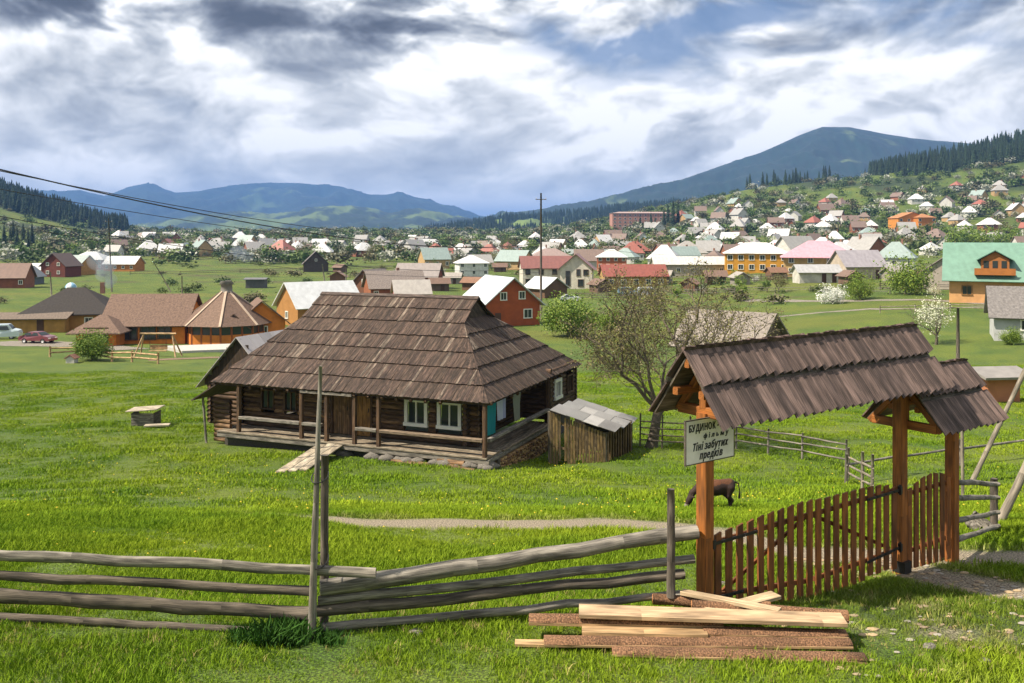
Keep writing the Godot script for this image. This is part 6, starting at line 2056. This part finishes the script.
	for l in lp:
		t = thing("leaning_pole", l[2], "pole", W(l[0][0], l[0][1], l[0][2]))
		var a := hit(l[0][0], l[0][1], 12.0)
		var b := W(l[1][0], l[1][1], -a.z + 0.6)
		obj("shaft", pole_shape(a - (b - a).normalized() * 0.3, b, 0.085, 0.07, 0.01), M.pale_pole, t)
		org = Vector3.ZERO
	t = thing("white_post", "thin whitish pole standing just behind the foot gate post", "post", hit(963, 500))
	var wp := hit(963, 500)
	obj("shaft", pole_shape(wp - Vector3(0, 0.3, 0), W(962, 420, -wp.z), 0.045, 0.04, 0.0), M.pale_pole, t)
	org = Vector3.ZERO
	# utility poles and cables
	var p1 := W(541, 318, 150)
	utility_pole("tall thin utility pole rising behind the red chalet", at(p1.x, 150), 128.0 / F * 150, 0.22, 0.0, M.rail_dark, 1)
	var p2 := hit(112, 292)
	utility_pole("dark slightly leaning utility pole in the field behind the restaurant", p2, 74.0 / F * -p2.z, 0.2, -0.9, M.rail_dark, 1)
	var p3 := hit(958, 372)
	utility_pole("stout grey pole in the meadow behind the foot gate roof", p3, 64.0 / F * -p3.z, 0.16, 0.0, M.rail_dark, 0)
	var p4 := hit(52, 300)
	utility_pole("short pale pole behind the kitchen building", p4, 28.0 / F * -p4.z, 0.2, -0.4, M.pale_pole, 0)
	var p5 := hit(182, 310)
	utility_pole("pale pole standing behind the restaurant roof", p5, 34.0 / F * -p5.z, 0.16, 0.0, M.pale_pole, 0)
	var p6 := hit(326, 290)
	utility_pole("pale concrete pole with two stays in the field", p6, 26.0 / F * -p6.z, 0.2, -1.0, M.pale_pole, 0)
	var p7 := hit(346, 290)
	utility_pole("thin pale pole beside the two stayed pole", p7, 22.0 / F * -p7.z, 0.2, 0.0, M.pale_pole, 0)
	var p8 := hit(172, 292)
	utility_pole("thin field pole leaning sharply beyond the restaurant", p8, 32.0 / F * -p8.z, 0.14, -5.0, M.rail_dark, 0)
	var far_top := W(541, 243, 150)
	cable("thick dark power cable sweeping over the left meadow to the tall pole", W(-60, 155, 52), far_top, 2.5, 0.05)
	cable("second dark power cable just above the thick one", W(-60, 158, 56), W(541, 237, 150), 2.2, 0.032)
	cable("thin power cable crossing the blue hills", W(-60, 178, 62), W(541, 246, 150), 1.9, 0.028)
	cable("lower power cable in front of the village slope", W(-60, 205, 70), W(541, 268, 150), 2.2, 0.034)
	cable("lowest thin power cable above the far field", W(-60, 211, 75), W(541, 272, 150), 2.6, 0.025)
	cable("overhead wire from tall pole towards the yellow house", W(541, 240, 150), W(760, 252, 190), 1.5, 0.03)
	# cars
	var cb := hit(38, 343)
	car("parked_car", "dark red saloon car parked in the gravel yard", cb + Vector3(0, 0.02, 0), deg_to_rad(-12), Color(0.17, 0.03, 0.045), false)
	car("parked_van", "pale blue and white van at the edge of the gravel yard", hit(2, 339) + Vector3(0, 0.02, 0), deg_to_rad(15), Color(0.55, 0.66, 0.72), true)
	car("distant_car", "silver car parked below the cream villa", hit(570, 301), deg_to_rad(5), Color(0.6, 0.62, 0.64), false)
	car("blue_van", "blue van standing before the long red roofed house", hit(628, 296), deg_to_rad(0), Color(0.18, 0.30, 0.42), true)
	car("white_van", "white van standing before the long red roofed house", hit(648, 296), deg_to_rad(0), Color(0.55, 0.60, 0.66), true)
	# kennel, slab box, swing, dome tent, wood pile
	var kb := hit(72, 363)
	t = house("kennel", "tiny whitewashed kennel with a reddish roof at the meadow edge", 1.3, 1.3, 0.8, 1.25, "z", Color(0.6, 0.58, 0.55), Color(0.30, 0.15, 0.12), {"over": 0.15})
	t.set_meta("category", "kennel")
	t.position = kb
	t.scale = Vector3.ONE * 0.62
	var bb := hit(146, 425)
	t = thing("plank_box", "low grey plank well box with a pale slanted lid in the meadow", "box", bb)
	for i in 4:
		var st := S()
		bar(st, bb + Vector3(-0.55, 0.08 + i * 0.16, 0.35), bb + Vector3(0.5, 0.06 + i * 0.16, 0.35), 0.04, 0.15)
		obj("plank", st, M.rail, t)
		st = S()
		bar(st, bb + Vector3(0.5, 0.08 + i * 0.16, 0.33), bb + Vector3(0.5, 0.08 + i * 0.16, -0.5), 0.04, 0.15)
		obj("plank", st, M.rail_dark, t)
		st = S()
		bar(st, bb + Vector3(-0.55, 0.08 + i * 0.16, 0.33), bb + Vector3(-0.55, 0.08 + i * 0.16, -0.5), 0.04, 0.15)
		obj("plank", st, M.rail_dark, t)
	for i in 3:
		var st := S()
		bar(st, bb + Vector3(-0.75, 0.74 + 0.005 * i, 0.4 - i * 0.36), bb + Vector3(0.72, 0.84 + 0.005 * i, 0.4 - i * 0.36), 0.34, 0.04)
		obj("lid_board", st, M.walk_1, t)
	org = Vector3.ZERO
	t = thing("loose_slab", "pale flat board lying in the grass beside the plank box", "board", bb + Vector3(0.8, 0, 0.8))
	var sb := S()
	bar(sb, at(bb.x + 0.3, -bb.z - 0.9, 0.1), at(bb.x + 1.4, -bb.z - 0.7, 0.14), 0.4, 0.06)
	obj("plank", sb, M.walk_1, t)
	org = Vector3.ZERO
	var swb := hit(158, 356)
	t = thing("swing_frame", "pale log swing frame with slanted legs before the restaurant", "swing", swb)
	for s in [-1.0, 1.0]:
		for z in [-1.0, 1.0]: obj("leg", pole_shape(swb + Vector3(s * 1.9 + s * 0.3, -0.1, z * 0.9), swb + Vector3(s * 1.5, 2.3, 0), 0.09, 0.08, 0.0), M.fresh_1, t)
	obj("top_beam", pole_shape(swb + Vector3(-1.9, 2.35, 0), swb + Vector3(1.9, 2.35, 0), 0.1, 0.1, 0.0), M.fresh_1, t)
	var seat := S(); bar(seat, swb + Vector3(-0.9, 0.55, 0), swb + Vector3(0.9, 0.55, 0), 0.5, 0.08); obj("seat", seat, M.fresh_1, t)
	var sbk := S(); bar(sbk, swb + Vector3(-0.9, 0.9, -0.25), swb + Vector3(0.9, 0.9, -0.25), 0.06, 0.5); obj("backrest", sbk, M.fresh_1, t)
	for s in [-0.85, 0.85]:
		var ch := S(); bar(ch, swb + Vector3(s, 0.55, 0), swb + Vector3(s, 2.3, 0), 0.03, 0.03); obj("chain", ch, M.iron, t)
	org = Vector3.ZERO
	var db := hit(71, 288)
	t = thing("covered_haystack", "small hay dome under a blue and white sheet in the far field", "haystack", db)
	var ds := S(true)
	for i in 6:
		for j in 12:
			var q := []
			for c in [[i, j], [i, j + 1], [i + 1, j + 1], [i + 1, j]]:
				var th: float = PI / 2 * c[0] / 6.0
				q.append(db + Vector3(cos(TAU * c[1] / 12.0) * sin(th) * 1.5, cos(th) * 1.5, sin(TAU * c[1] / 12.0) * sin(th) * 1.5))
			tint = Color(0.25, 0.45, 0.62) if j % 4 < 2 else Color(0.7, 0.75, 0.78)
			quad(ds, q[0], q[1], q[2], q[3])
	tint = Color.WHITE
	obj("sheet", ds, M.cloth, t)
	org = Vector3.ZERO
	# loose stones in the grass by the fence
	for s in [[416, 634, 0.07], [930, 648, 0.06], [985, 662, 0.05], [722, 585, 0.06]]:
		var p := hit(s[0], s[1])
		var o := MeshInstance3D.new()
		o.name = numbered("stone")
		o.mesh = stone_meshes[int(s[0]) % 4]
		o.material_override = M.stone
		add_child(o, true)
		o.transform = Transform3D(Basis(Vector3.UP, s[0]).scaled(Vector3(s[2] * 1.3, s[2] * 0.55, s[2])), p + Vector3(0, s[2] * 0.2, 0))
		tag(o, "pale stone lying half sunk in the grass near the fence and gate", "stone", "stones in the grass")
	build_cow()
func _ready():
	rng.seed = 20240611
	n_low.seed = 3; n_low.frequency = 0.02; n_low.fractal_octaves = 3
	n_mid.seed = 8; n_mid.frequency = 0.06; n_mid.fractal_octaves = 4
	n_fine.seed = 14; n_fine.frequency = 0.5; n_fine.fractal_octaves = 3
	var cam := Camera3D.new()
	cam.name = "camera"
	cam.projection = Camera3D.PROJECTION_FRUSTUM
	cam.near = 0.1
	cam.far = 40000.0
	cam.size = 683.0 / F * cam.near
	cam.frustum_offset = Vector2(0, -(341.5 - HY) / F * cam.near)
	cam.position = Vector3(0, EYE, 0)
	add_child(cam)
	cam.current = true
	var env := Environment.new()
	env.background_mode = Environment.BG_SKY
	var sm := PanoramaSkyMaterial.new()
	sm.panorama = ImageTexture.create_from_image(sky_image())
	env.sky = Sky.new()
	env.sky.sky_material = sm
	env.background_energy_multiplier = 1.0
	env.tonemap_mode = Environment.TONE_MAPPER_LINEAR
	env.tonemap_exposure = 1.72
	env.sdfgi_enabled = true; env.ssao_enabled = true; env.ssil_enabled = true
	env.fog_enabled = true
	env.volumetric_fog_enabled = true
	env.volumetric_fog_density = 0.0
	env.fog_density = 0.0001
	env.fog_light_color = Color(0.48, 0.69, 1.0)
	var we := WorldEnvironment.new()
	we.name = "environment"
	we.environment = env
	add_child(we)
	var sun := DirectionalLight3D.new()
	sun.name = "sun"
	sun.light_energy = 1.5
	sun.light_color = Color(1.0, 0.95, 0.87)
	sun.light_angular_distance = 1.2
	sun.shadow_enabled = true
	var az := deg_to_rad(106.0)
	var el := deg_to_rad(51.0)
	add_child(sun)
	sun.look_at_from_position(Vector3.ZERO, -Vector3(-sin(az) * cos(el), sin(el), -cos(az) * cos(el)))
	make_materials()
	build_ground()
	build_mountains()
	print("ground ", Time.get_ticks_msec())
	make_stones()
	build_gate()
	build_front()
	build_house()
	print("house ", Time.get_ticks_msec())
	build_village()
	build_details()
	print("village ", Time.get_ticks_msec())
	build_near_trees()
	print("trees ", Time.get_ticks_msec())
	build_grass()
	print("grass ", Time.get_ticks_msec())
